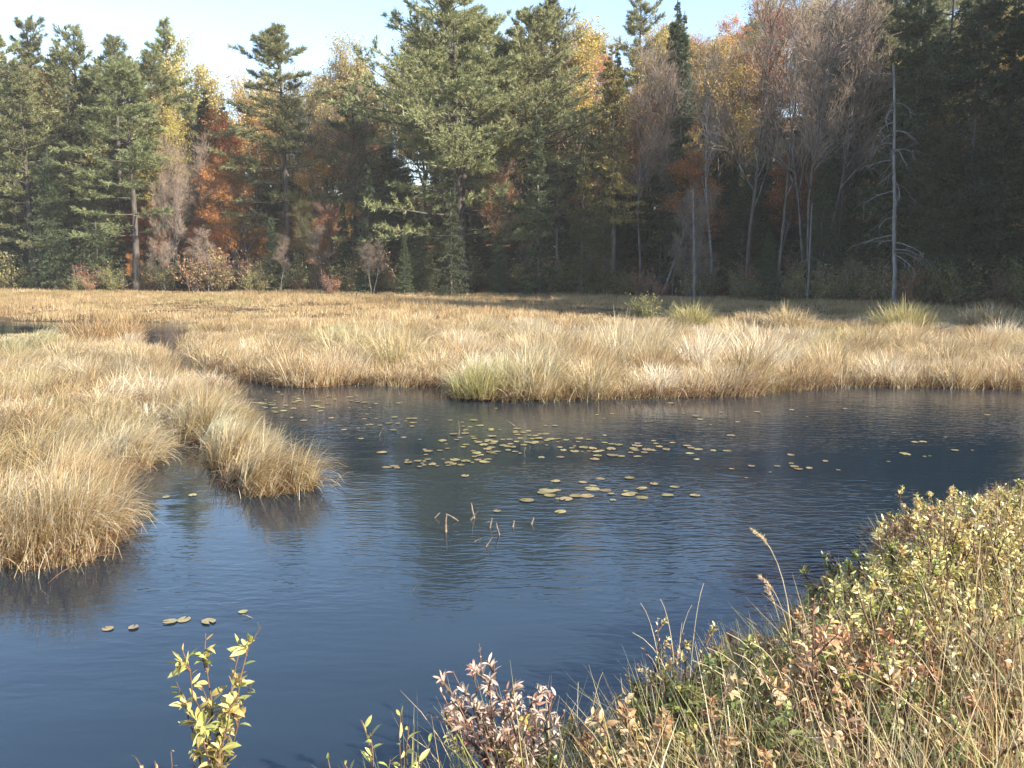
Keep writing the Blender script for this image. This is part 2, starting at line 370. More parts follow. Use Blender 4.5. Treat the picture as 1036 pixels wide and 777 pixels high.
# ------------------------------------------------------------------ marsh grass
TAN = np.array([(.53, .39, .2), (.62, .49, .29), (.42, .28, .13), (.5, .34, .16), (.74, .64, .47), (.3, .18, .08), (.4, .35, .14)])
TANW = np.array([.2, .22, .15, .11, .2, .08, .04])
def tan_cols(n, w=TANW, pal=TAN):
    return pal[rng.choice(len(pal), n, p=w / w.sum())] * rng.uniform(.8, 1.15, (n, 1))
def tinted(x, y):
    a = vnoise(x + 91, y + 13, 1.9) - .5; b = vnoise(x + 7, y + 71, .8) - .5; g = np.clip(vnoise(x + 33, y + 5, 2.6) - .62, 0, 1)
    return np.stack([1 + .6 * a + .45 * b - .8 * g, 1 + .72 * a + .52 * b - .3 * g, 1 + .95 * a + .65 * b - .8 * g], -1)
def tuft_field(cx, cy, per, hgt, rad, width, wind=0.0, wind_k=.5, flop=.6, pal=TAN, w=TANW, K=4, var=.25, lv=.9):
    """cx, cy, hgt (per tuft) -> blade batch"""
    n = len(cx); flop_t = .4 + 1.2 * vnoise(cx + 40, cy, .9); hb = hgt * rng.uniform(1 - var, 1 + var, n)
    i = np.repeat(np.arange(n), per); N = len(i)
    a = rng.uniform(0, 2 * math.pi, N); r = np.abs(rng.normal(0, 1, N)) * np.asarray(rad)[i] if np.ndim(rad) else np.abs(rng.normal(0, rad, N))
    x = cx[i] + np.cos(a) * r; y = cy[i] + np.sin(a) * r; z = ground(x, y)
    z = np.where(z < -.25, np.nan, z)
    wa = wind + (vnoise(cx, cy, 1.1) - .5) * 5 * lv + rng.normal(0, lv * .35, n); wk_ = wind_k * rng.uniform(.4, 1.8, n)
    lx = np.cos(a) * .7 + (np.cos(wa) * wk_)[i] * 2 + rng.normal(0, .35, N); ly = np.sin(a) * .7 + (np.sin(wa) * wk_)[i] * 2 + rng.normal(0, .35, N)
    az = np.arctan2(ly, lx)
    h = hb[i] * rng.uniform(.4, 1.2, N)
    th0 = np.abs(rng.normal(.1, .12, N)); th1 = th0 + np.abs(rng.normal(flop, flop * .5, N)) * (flop_t[i])
    tc_ = tan_cols(n, w, pal) * tinted(cx, cy); c = tc_[i] * .55 + tan_cols(N, w, pal) * .45
    ok = ~np.isnan(z)
    b = np.stack([x, y, np.maximum(z, -.05) - .03], -1)
    W = width * rng.uniform(.6, 1.4, N)
    return blades(b[ok], h[ok], W[ok], az[ok], th0[ok], th1[ok], c[ok], K)
def hummocks(cx, cy, rx, h, n, wid, wind=.1, wk=.5, flop=1.0, pal=TAN, w=TANW, K=5):
    m = len(cx); i = np.repeat(np.arange(m), n); N = len(i); a = rng.uniform(0, 6.283, N); r = np.sqrt(rng.random(N))
    wa = wind + rng.normal(0, .7, m); wq = wk * rng.uniform(.3, 1.6, m); hr = h * rng.uniform(.65, 1.25, m); rr = rx * rng.uniform(.7, 1.3, m); fl = flop * rng.uniform(.55, 1.35, m)
    x = cx[i] + np.cos(a) * r * rr[i] * .75; y = cy[i] + np.sin(a) * r * rr[i] * .75; z = ground(x, y); ok = z > -.2
    az = np.arctan2(.65 * np.sin(a) * r + (np.sin(wa) * wq)[i] + rng.normal(0, .22, N), np.cos(a) * r * .65 + (np.cos(wa) * wq)[i] + rng.normal(0, .22, N))
    th0 = .04 + .5 * r * rng.uniform(.3, 1, N); th1 = th0 + np.abs(rng.normal(1, .35, N)) * fl[i]
    c = (tan_cols(m, w, pal) * tinted(cx, cy))[i] * .5 + tan_cols(N, w, pal) * .5; hh = hr[i] * rng.uniform(.5, 1.35, N) * (1.15 - .25 * r)
    st_ = rng.random(N) < .16; az = np.where(st_, rng.uniform(0, 6.283, N), az); th0 = np.where(st_, th0 + rng.uniform(0, .7, N), th0); th1 = np.where(st_, th1 + rng.uniform(-.4, .8, N), th1); c[st_] *= rng.uniform(.5, 1.2, (st_.sum(), 1))
    return blades(np.stack([x, y, np.maximum(z, -.05) - .03], -1)[ok], hh[ok], (wid * rng.uniform(.5, 1.6, N))[ok], az[ok], th0[ok], th1[ok], c[ok], K)
def spaced(x, y, gap):
    kx, ky = [], []
    for a, b in zip(x, y):
        if all((a - p) ** 2 + (b - q) ** 2 > (gap * (1 + .02 * b)) ** 2 for p, q in zip(kx, ky)): kx.append(a); ky.append(b)
    return np.array(kx), np.array(ky)
def scatter(poly, n, margin=0.0):
    P = np.asarray(poly); lo, hi = P.min(0), P.max(0); out = []
    x = rng.uniform(lo[0], hi[0], n * 6); y = rng.uniform(lo[1], hi[1], n * 6)
    ok = poly_sd(x, y, poly) > margin
    return x[ok][:n], y[ok][:n]

def stuff(name, batches, label, cat, m=None):
    o = link(name, mesh_np(name, batches, m or M_grass)); tag(o, label, cat, kind='stuff'); return o

# left bank
x, y = scatter([p for p in LEFT_BANK if p[0] > -60] , 60000)
ok = (x > -.62 * y - 1.5) & (y < 36); x, y = x[ok], y[ok]
dens = np.clip(26 / y, .4, 2.6) / 2.6; ok = rng.random(len(x)) < dens; x, y = x[ok][:3600], y[ok][:3600]
hx, hy = spaced(x, y, .55); ppy = to_pix(np.stack([hx, hy, 0 * hx], -1))[1]; k_ = (ppy > 354) | (rng.random(len(hx)) < .12); hx, hy = hx[k_], hy[k_]; hn = hy < 14
bh = [hummocks(hx[hn], hy[hn], .45, .62, 650, .007, wk=.7, flop=1.35), hummocks(hx[~hn], hy[~hn], .6, .52, 380, .011, wk=.55, flop=1.15)]
print('hummocks', hn.sum(), (~hn).sum())
near = y < 15
hh = .34 * (.5 + .8 * vnoise(x, y, 1.3))
ppy = to_pix(np.stack([x, y, 0 * x], -1))[1]; hh = hh * np.where(ppy < 354, .4, 1)
b1 = tuft_field(x[near], y[near], 32, hh[near], .13, .007, wind=.1, wind_k=.45, flop=.95, K=5)
b2 = tuft_field(x[~near], y[~near], 26, hh[~near], .16, .011, wind=.1, wind_k=.4, flop=.75)
def strays(poly, n, x0, x1, y0, y1):
    x = rng.uniform(x0, x1, n * 20); y = rng.uniform(y0, y1, n * 20); sd = poly_sd(x, y, poly); k = (sd > -.42) & (sd < .05) & (rng.random(len(x)) < np.exp(np.minimum(sd, 0) / .15)); x, y = x[k][:n], y[k][:n]; m = len(x)
    th = rng.uniform(0, .7, m)
    return blades(np.stack([x, y, np.full(m, -.06)], -1), rng.uniform(.15, .65, m), rng.uniform(.004, .009, m), rng.normal(0, 1.2, m), th, th + rng.uniform(0, 1.4, m), tan_cols(m) * rng.uniform(.35, 1.1, (m, 1)), 5)
def thatch(poly, n, x0, x1, y0, y1):
    x = rng.uniform(x0, x1, n * 12); y = rng.uniform(y0, y1, n * 12); sd = poly_sd(x, y, poly); k = (sd > -.14) & (sd < .3); x, y = x[k][:n], y[k][:n]; m = len(x)
    c = C(.2, .12, .06) * rng.uniform(.5, 1.9, (m, 1)) * (1 + rng.normal(0, .08, (m, 3)))
    return blades(np.stack([x, y, np.maximum(ground(x, y), 0) + rng.uniform(-.02, .1, m)], -1), rng.uniform(.15, .6, m), rng.uniform(.005, .013, m), rng.normal(-.6, 1.6, m), rng.uniform(.5, 1.5, m), rng.uniform(1.2, 2.1, m), c, 5)
tx, ty = scatter(CLUMPS, 400); tx, ty = spaced(tx, ty, .3)
th_h = np.interp(to_pix(np.stack([tx, ty, 0 * tx], -1))[0], [190, 250, 305], [.6, .48, .28])
bh += [hummocks(tx, ty, .32, th_h, 420, .007, wk=.95, flop=1.25), thatch(LEFT_BANK, 5200, -9, -2.5, 7.5, 24), thatch(CLUMPS, 1500, -6, -2, 10, 18), strays(LEFT_BANK, 900, -9, -2.5, 7.5, 24), strays(CLUMPS, 500, -6, -2, 10, 18)]
stuff('sedge', [b1, b2] + bh, 'dry tan sedge covering the left bank of the pond', 'marsh grass')
print('left tufts', near.sum(), (~near).sum())
# back marsh strip and the tall grass by the water
x = rng.uniform(-16, 24, 26000); y = rng.uniform(17, 40, 26000)
sd = poly_sd(x, y, BACK_MARSH); ok = (sd > .02) & (rng.random(len(x)) < np.clip(1.3 - sd / 9, .22, 1)) & (np.abs(x) < .62 * y + 1.5)
x, y, sd = x[ok], y[ok], sd[ok]
edge = np.interp(to_pix(np.stack([x, y, 0 * x], -1))[0], [0, 230, 330, 450, 600, 800, 1036], [.5, .7, .8, .9, 1.0, .9, .9])
hx, hy = spaced(x, y, .85); he = np.interp(to_pix(np.stack([hx, hy, 0 * hx], -1))[0], [0, 230, 330, 450, 600, 800, 1036], [.48, .62, .76, .9, 1.0, .9, .86]) * np.interp(hy, [25, 30, 38], [1, .7, .35])
bh = hummocks(hx, hy, .72, he * rng.uniform(.65, 1.2, len(hx)), 430, .012, wk=.4, flop=1.05)
print('back hummocks', len(hx))
hh = edge * .48 * (.45 + .9 * vnoise(x, y, 1.5)) * np.where(sd < .3, .8, 1) * np.interp(y, [26, 36], [1, .45])
b = tuft_field(x, y, 22, hh, .17, .013, wind=.2, wind_k=.25, flop=.8)
stuff('reed_grass', [b, bh, thatch(BACK_MARSH, 9000, -8, 15, 17, 24), strays(BACK_MARSH, 1300, -8, 15, 17, 24)], 'tall tan reed grass along the far edge of the pond', 'marsh grass')
print('back tufts', len(x))
# open meadow in front of the forest
x = rng.uniform(-48, 38, 16000); y = rng.uniform(34, 73, 16000)
ok = (poly_sd(x, y, BACK_MARSH) > .1) & (y < np.interp(x, FX, FY) + 1.0) & (np.abs(x) < .62 * y + 2); x, y = x[ok], y[ok]
MEAD = np.array([(.52, .36, .18), (.58, .43, .23), (.45, .29, .13), (.36, .22, .1), (.62, .5, .3), (.36, .31, .14)]); MW = np.array([.3, .25, .2, .12, .08, .05])
b = tuft_field(x, y, 26, .27 * (.4 + 1.2 * vnoise(x, y, 5)), .34, .016, wind=.2, wind_k=.3, flop=.7, pal=MEAD, w=MW)
stuff('meadow_grass', [b], 'low tawny grass of the open marsh meadow before the forest', 'marsh grass')
print('meadow tufts', len(x))

# distinct tussocks, each a thing of its own
def tussock(loc, rx, h, label, n=900, wid=.008, wind=.1, wk=.3, flop=1.0, pal=TAN, w=TANW, flat=1.0):
    a = rng.uniform(0, 2 * math.pi, n); r = np.sqrt(rng.random(n))
    b = np.stack([np.cos(a) * r * rx * (.85 + .3 * np.sin(2 * a + rx * 9)), np.sin(a) * r * rx * .85 * flat, np.full(n, -.04)], -1)
    a_w = rng.normal(0, .35); az = np.arctan2(.6 * np.sin(a) * r + math.sin(wind + a_w) * wk * 1.2 + rng.normal(0, .38, n), np.cos(a) * r * .6 + math.cos(wind + a_w) * wk * 1.2 + rng.normal(0, .38, n))
    th0 = .03 + .7 * r * rng.uniform(.2, 1, n); th1 = th0 + np.abs(rng.normal(flop, .55 * flop, n))
    hh = h * rng.uniform(.45, 1.4, n) * (1.15 - .25 * r)
    c = tan_cols(n, w, pal); th_ = (rng.random(n) < .3) & (r > .5)      # brown broken thatch round the foot
    c[th_] = C(.24, .14, .065) * rng.uniform(.6, 1.4, (th_.sum(), 1)); hh[th_] *= .55; th0[th_] += .5; th1[th_] += rng.uniform(.2, .9, th_.sum())
    me = mesh_np('tussock_blades', [blades(b, hh, wid * rng.uniform(.6, 1.5, n), az, th0, th1, c, 6)], M_tuss)
    o = link('grass_tussock', me); o.location = (loc[0], loc[1], max(float(ground(loc[0], loc[1])), 0) + .01)
    tag(o, label, 'grass tussock', 'tussocks of dry sedge in the marsh')
GRN = np.array([(.42, .36, .14), (.5, .42, .2), (.36, .34, .12), (.55, .45, .24)]); GW = np.ones(4)
tussock(xy(68, 550), .58, .7, 'large rounded tan tussock spilling over the water at the near left bank', 2400, .007, wk=.5, flop=1.2)
tussock(xy(2, 552), .58, .62, 'thick tan tussock at the left edge, beside the large rounded one', 2200, .007, wk=.3, flop=1.1)
tussock(xy(262, 494), .4, .68, 'ragged tussock at the tip of the clumps, blades leaning right over water', 1300, .007, wk=1.3, flop=1.15)
tussock(xy(300, 494), .22, .6, 'small low tuft trailing off the ragged tip tussock', 700, .007, wk=.9, flop=1.2)
tussock(xy(236, 470), .4, .62, 'tan tussock just behind the ragged tip tussock', 1300, .007, wk=.6, flop=.95)
tussock(xy(205, 440), .5, .65, 'dark based tussock facing the little cove on the left', 1500, .007, wk=.4, flop=1.0)
tussock(xy(134, 470), .5, .6, 'drooping tussock on the left bank above the cove', 1500, .007, wk=.6, flop=1.2)
tussock(xy(190, 420), .55, .55, 'broad low tussock topping the clumps behind the cove', 1400, .008, wk=.5, flop=.9)
tussock(xy(100, 352), .9, .85, 'russet mound of sedge beside the narrow inlet at left', 1300, .013, wk=.1, flop=.9, pal=TAN * np.array([.95, .85, .7]))
tussock(xy(128, 350), .6, .85, 'small russet sedge mound at the mouth of the inlet', 900, .013, wk=.1, flop=.9, pal=TAN * np.array([.9, .78, .62]))
tussock(xy(490, 402), .7, .72, 'olive based clump jutting into the pond from the far bank', 1300, .011, wk=.1, flop=.8, pal=GRN, w=GW)
tussock(xy(540, 402), .75, .78, 'straw clump joined to the olive based one on the far bank', 1300, .011, wk=.1, flop=.8)
tussock(xy(322, 389), .8, .65, 'smooth rounded clump on the far bank near the lily pads', 1200, .011, wk=.0, flop=.9)
for q, (px, py, r_, h_, lb, gr) in enumerate([
        (700, 334, .75, .85, 'rounded yellow green tussock behind the tall reeds, right of centre', 1),
        (757, 334, .6, .6, 'low brown tussock between the two yellow green mounds', 0),
        (797, 336, .8, .85, 'bright rounded tussock with tan crown before the bare trees', 0),
        (915, 336, .95, 1.0, 'pale bushy tussock at the foot of the dead snag', 1),
        (1000, 336, 1.1, .95, 'wide tan tussock at the right edge of the marsh', 0)]):
    tussock(xy(px, py), r_, h_, lb, 1500, .018, wk=.0, flop=1.0, pal=GRN if gr else TAN, w=GW if gr else TANW)

# ------------------------------------------------------------------ trees
def trunk_path(h, K=12, lean=.02, wig=.012):
    return grow(np.zeros((1, 3)), C([rng.normal(0, lean), rng.normal(0, lean), 1]), C(h), K, (0, 0, .1), wig)
def rad(P, r0, r1, pw=1.0):
    K = P.shape[1]; t = np.linspace(0, 1, K)[None] ** pw
    return np.asarray(r0)[:, None] * (1 - t) + np.asarray(r1)[:, None] * t
def trunk_mesh(P, r0, m, r1=.03):
    Rr = rad(P, C(r0), C(r1), .9); Rr[:, 0] *= 1.25
    return smooth(mesh_np('trunk', [(*tubes(P, Rr, 9), None)], m))

def make_pine(seed, base=.3, L0=4.4, thick=1.0, double=False, full=1.0):
    global rng; rng = np.random.default_rng(seed)
    H = 20.0; trunks = [trunk_path(H)]
    if double:
        b, tg = sample(trunks[0], np.array([0]), np.array([.22]))
        trunks.append(grow(b, C([.35, .05, 1]), C(13.5), 12, (-.35, 0, .3), .012))
    br, tuft_b, tuft_d = [], [], []
    for T in trunks:
        hs, az = [], []
        t = base if T is trunks[0] else .3
        while t < .985:
            for k in range(rng.integers(4, 7)):
                hs.append(min(t + rng.normal(0, .006), .995)); az.append(rng.uniform(0, 2 * math.pi))
            t += rng.uniform(.042, .072) * (1.15 - .75 * (t - base) / (1 - base))
        hs, az = C(*hs), C(*az); n = len(hs); u = (hs - base) / (1 - base)
        b, _ = sample(T, np.zeros(n, int), hs)
        prof = np.where(u < .2, .75 + 1.25 * u, 1.0 * (1 - (u - .2) / .8) ** .62) * L0
        lobes = 1 + .25 * np.sin(az * 2 + seed) + .2 * np.sin(az + seed * 2.1)
        L = np.maximum(prof * rng.uniform(.45, 1.25, n) * lobes, .3); L = np.minimum(L, L0 * 1.02)
        el = np.interp(u, [0, .3, .7, 1], [-.1, .02, .22, .85]) + rng.normal(0, .1, n)
        d = np.stack([np.cos(az) * np.cos(el), np.sin(az) * np.cos(el), np.sin(el)], -1)
        P = grow(b, d, L, 7, (0, 0, .18), .05)
        br.append((*tubes(P, rad(P, .012 + L * .011, np.full(n, .006)), 4), None))
        P2, t2, i2 = spawn(P, int(12 * full), .25, 1.0, R(25), R(65), lambda t, i: L[i] * .34 * (1.25 - t) + .12 + .13 * np.minimum(1, L[i] / 2), 4, (0, 0, .2), .06, planar=.85)
        br.append((*ribbons(P2, np.full((len(P2), 4), .008)), None))
        for P_, nn, ta in ((P2, int(6 * full), .2), (P, 8, .45)):
            N = len(P_); idx = np.repeat(np.arange(N), nn); tt = rng.uniform(ta, 1, N * nn)
            p_, d_ = sample(P_, idx, tt); kp = rng.random(len(idx)) < np.clip((L[i2] if P_ is P2 else L)[idx] / 2.3, .16, 1); tuft_b.append(p_[kp]); tuft_d.append(d_[kp])
    tb, td = np.concatenate(tuft_b), np.concatenate(tuft_d)
    fol = needles(tb, td, 9, .32, .04 * thick, .6, (C(.155, .172, .075), C(.32, .31, .14)), .2)
    me_t = smooth(mesh_np('trunk', [(*tubes(T, rad(T, C(.3 if q == 0 else .2), C(.03), .9), 9), None) for q, T in enumerate(trunks)], M_bark_pine))
    return [('trunk', me_t), ('branches', mesh_np('branches', br, M_bark_pine)), ('crown', mesh_np('crown', [fol], M_needle))]

def make_spruce(seed, L0=2.6, base=.04, cols=None, dens=1.0, pw=.9):
    global rng; rng = np.random.default_rng(seed)
    H = 20.0; T = trunk_path(H, 12, .008, .006); n = int(230 * dens)
    hs = base + (1 - base) * np.sort(rng.random(n) ** 1.05) * .99; az = rng.uniform(0, 2 * math.pi, n)
    u = (hs - base) / (1 - base); b, _ = sample(T, np.zeros(n, int), hs)
    L = np.maximum(L0 * (1 - u) ** pw * rng.uniform(.55, 1.2, n), .08)
    el = np.interp(u, [0, .5, 1], [-.45, -.2, .7]) + rng.normal(0, .1, n)
    d = np.stack([np.cos(az) * np.cos(el), np.sin(az) * np.cos(el), np.sin(el)], -1)
    P = grow(b, d, L, 6, (0, 0, .35), .04)
    br = [(*tubes(P, rad(P, .01 + L * .008, np.full(n, .005)), 3), None)]
    P2, t2, i2 = spawn(P, 10, .12, 1.0, R(35), R(65), lambda t, i: L[i] * .38 * (1.15 - t) + .12, 3, (0, 0, -.3), .06, planar=.6)
    tb, td, tu = [], [], []
    for P_, nn in ((P2, 5), (P, 5)):
        N = len(P_); idx = np.repeat(np.arange(N), nn); p_, d_ = sample(P_, idx, rng.uniform(.05, 1, N * nn)); tb.append(p_); td.append(d_); tu.append((u[i2] if P_ is P2 else u)[idx])
    cols = cols or (C(.05, .072, .034), C(.12, .14, .06))
    ku = np.repeat(np.clip((1.02 - np.concatenate(tu)) * 5, .3, 1), 4)[:, None]
    fol = needles(np.concatenate(tb), np.concatenate(td), 4, .24 * ku, .055 * ku, .5, cols, -.1)
    return [('trunk', trunk_mesh(T, .22, M_bark)), ('branches', mesh_np('branches', br, M_bark)), ('crown', mesh_np('crown', [fol], M_spruce))]

def make_broad(seed, leafcols=None, nleaf=0, spread=1.0, bark=None, twig=None, fork=.35, size=.135, multi=1, twigs=4, tr=.18):
    """bare or leafy broadleaf tree"""
    global rng; rng = np.random.default_rng(seed)
    H = 18.0
    T = np.concatenate([grow(np.array([[.25 * math.cos(k * 2.4) * (multi > 1), .25 * math.sin(k * 2.4) * (multi > 1), 0]]),
                             C([.1 * math.cos(k * 2.4) * (multi > 1) + rng.normal(0, .03), .1 * math.sin(k * 2.4) * (multi > 1) + rng.normal(0, .03), 1]),
                             C(H * rng.uniform(.8, .92) if k else H * .9), 12, (0, 0, .1), .045) for k in range(multi)])
    n1 = 15
    P1, t1, i1 = spawn(T, n1, fork, .97, R(24), R(48), lambda t, i: spread * 5.6 * (1.18 - t) * rng.uniform(.7, 1.2, len(t)) + .5, 8, (0, 0, .55), .07)
    r1 = .012 + .085 * (1.1 - t1)
    P2, t2, i2 = spawn(P1, 7, .25, .98, R(22), R(50), lambda t, i: 2.2 * spread * (1.2 - t) * rng.uniform(.6, 1.2, len(t)) + .3, 6, (0, 0, .4), .09)
    P3, t3, i3 = spawn(P2, 5, .2, 1, R(20), R(50), lambda t, i: 1.1 * rng.uniform(.5, 1.2, len(t)), 4, (0, 0, .25), .1)
    P4, t4, i4 = spawn(P3, twigs, .2, 1, R(15), R(50), lambda t, i: .6 * rng.uniform(.5, 1.3, len(t)), 3, (0, 0, .2), .1)
    cr = [(*tubes(P1, rad(P1, r1, np.full(len(P1), .012)), 5), None), (*tubes(P2, rad(P2, np.full(len(P2), .02), np.full(len(P2), .008)), 3), None),
          (*ribbons(P3, np.full(P3.shape[:2], .0085)), None, 1), (*ribbons(P4, np.full(P4.shape[:2], .006)), None, 1)]
    bark = bark or M_bark; twig = twig or M_twig
    Rr = rad(T, np.full(multi, tr), np.full(multi, .02), .85); Rr[:, 0] *= 1.3
    parts = [('trunk', smooth(mesh_np('trunk', [(*tubes(T, Rr, 8), None)], bark))), ('branches', mesh_np('branches', cr, [bark, twig]))]
    if nleaf:
        tips = np.concatenate([P3[:, 1:].reshape(-1, 3), P4[:, 1:].reshape(-1, 3)])
        # leaves survive in clumps: keep whole limbs, lose others
        keep = np.concatenate([np.repeat(i2[i3], 3), np.repeat(i2[i3[i4]], 2)]); lim = rng.random(keep.max() + 1) ** .7
        pr = lim[keep]; pr /= pr.sum()
        p_ = tips[rng.choice(len(tips), nleaf, p=pr)] + rng.normal(0, .12, (nleaf, 3))
        parts.append(('crown', mesh_np('crown', [leafcards(p_, size, np.asarray(leafcols), .7, .3)], M_leaf)))
    return parts

ORANGE = [(.5, .19, .04), (.58, .25, .055), (.42, .14, .03), (.58, .34, .09)]
YELLOW = [(.5, .36, .08), (.55, .42, .13), (.42, .3, .07), (.38, .32, .1)]
PALEY = [(.5, .4, .17), (.55, .44, .2), (.42, .34, .13), (.54, .34, .13)]
RUST = [(.34, .13, .06), (.42, .16, .06), (.28, .12, .06), (.4, .22, .12)]
OLIVE = [(.2, .2, .06), (.28, .25, .07), (.15, .16, .05)]
PROTO = {}
def protos():
    p = PROTO
    p['pineA'] = make_pine(3, .16, 4.8, full=.85); p['pineB'] = make_pine(8, .22, 4.2, full=.8); p['pineC'] = make_pine(15, .27, 4.8, full=.95)
    p['pineBig'] = make_pine(21, .2, 8.0, 1.1, double=True, full=1.0); p['pineSlim'] = make_pine(29, .3, 2.7)
    p['spruceN'] = make_spruce(31, 1.9, pw=.8); p['spruceW'] = make_spruce(33, 3.6); p['spruceM'] = make_spruce(35, 2.7)
    p['hemlock'] = make_spruce(37, 4.4, .08, (C(.05, .07, .032), C(.125, .14, .06)), 1.35, .6)
    p['yellowfir'] = make_spruce(39, 3.4, .1, (C(.1, .1, .03), C(.2, .17, .05)), .6, .7)
    p['tamarack'] = make_spruce(41, 2.0, .3, (C(.22, .17, .06), C(.36, .28, .1)), .5, .7)
    p['bareA'] = make_broad(51, spread=.7, tr=.13); p['bareB'] = make_broad(53, spread=.8, fork=.3, tr=.14); p['bareC'] = make_broad(55, spread=.62, tr=.13, twig=M_twig_pink, bark=M_bark_pale, twigs=6)
    p['bareD'] = make_broad(57, spread=.6, fork=.4, tr=.09, twig=M_twig_pink, bark=M_bark_pale, multi=3, twigs=5)
    p['birch'] = make_broad(59, bark=M_bark_birch, spread=.8, fork=.4, tr=.14)
    p['orangeA'] = make_broad(61, ORANGE, 15000, spread=.8, bark=M_bark_pale); p['orangeB'] = make_broad(63, ORANGE, 11000, spread=1.0, fork=.25, bark=M_bark_pale)
    p['yellowA'] = make_broad(65, YELLOW, 15000); p['paleA'] = make_broad(67, PALEY, 18000, spread=1.0); p['paleB'] = make_broad(69, PALEY, 11000, spread=1.2, multi=2)
    p['rustA'] = make_broad(71, RUST, 11000, twig=M_twig_pink); p['oliveA'] = make_broad(73, OLIVE, 14000, spread=.9)
protos()
rng = np.random.default_rng(77)
REFH = {k: (20.0 if ('pine' in k or 'spruce' in k or k in ('hemlock', 'yellowfir', 'tamarack')) else 17.0) for k in PROTO}
KINDNAME = {'pine': ('pine_tree', 'pine tree'), 'spru': ('spruce_tree', 'spruce tree'), 'heml': ('hemlock_tree', 'hemlock tree'), 'yell': ('fir_tree', 'fir tree'), 'tama': ('larch_tree', 'larch tree'),
            'bare': ('bare_tree', 'bare tree'), 'birc': ('birch_tree', 'birch tree'), 'oran': ('maple_tree', 'maple tree'), 'pale': ('maple_tree', 'maple tree'), 'rust': ('maple_tree', 'maple tree'), 'oliv': ('leafy_tree', 'leafy tree')}
def tree(kind, x, y, h, label, group=None, rz=None, wide=1.0):
    nm, cat = KINDNAME['oran'] if kind == 'yellowA' else KINDNAME[kind[:4]]
    s = h / REFH[kind]
    root = empty(nm, (x, y, float(ground(x, y)) - .1), rng.uniform(0, 6.28) if rz is None else rz, (s * wide, s * wide, s))
    tag(root, label, cat, group)
    for pn, me in PROTO[kind]: link(pn, me, root)
    return root
def tree_px(kind, px, top, Y, label, group=None, rz=None, wide=1.0):
    p = pos_y(px, top, Y); g = float(ground(p[0], Y))
    return tree(kind, p[0], Y, max(p[2] - g, 1.5), label, group, rz, wide)

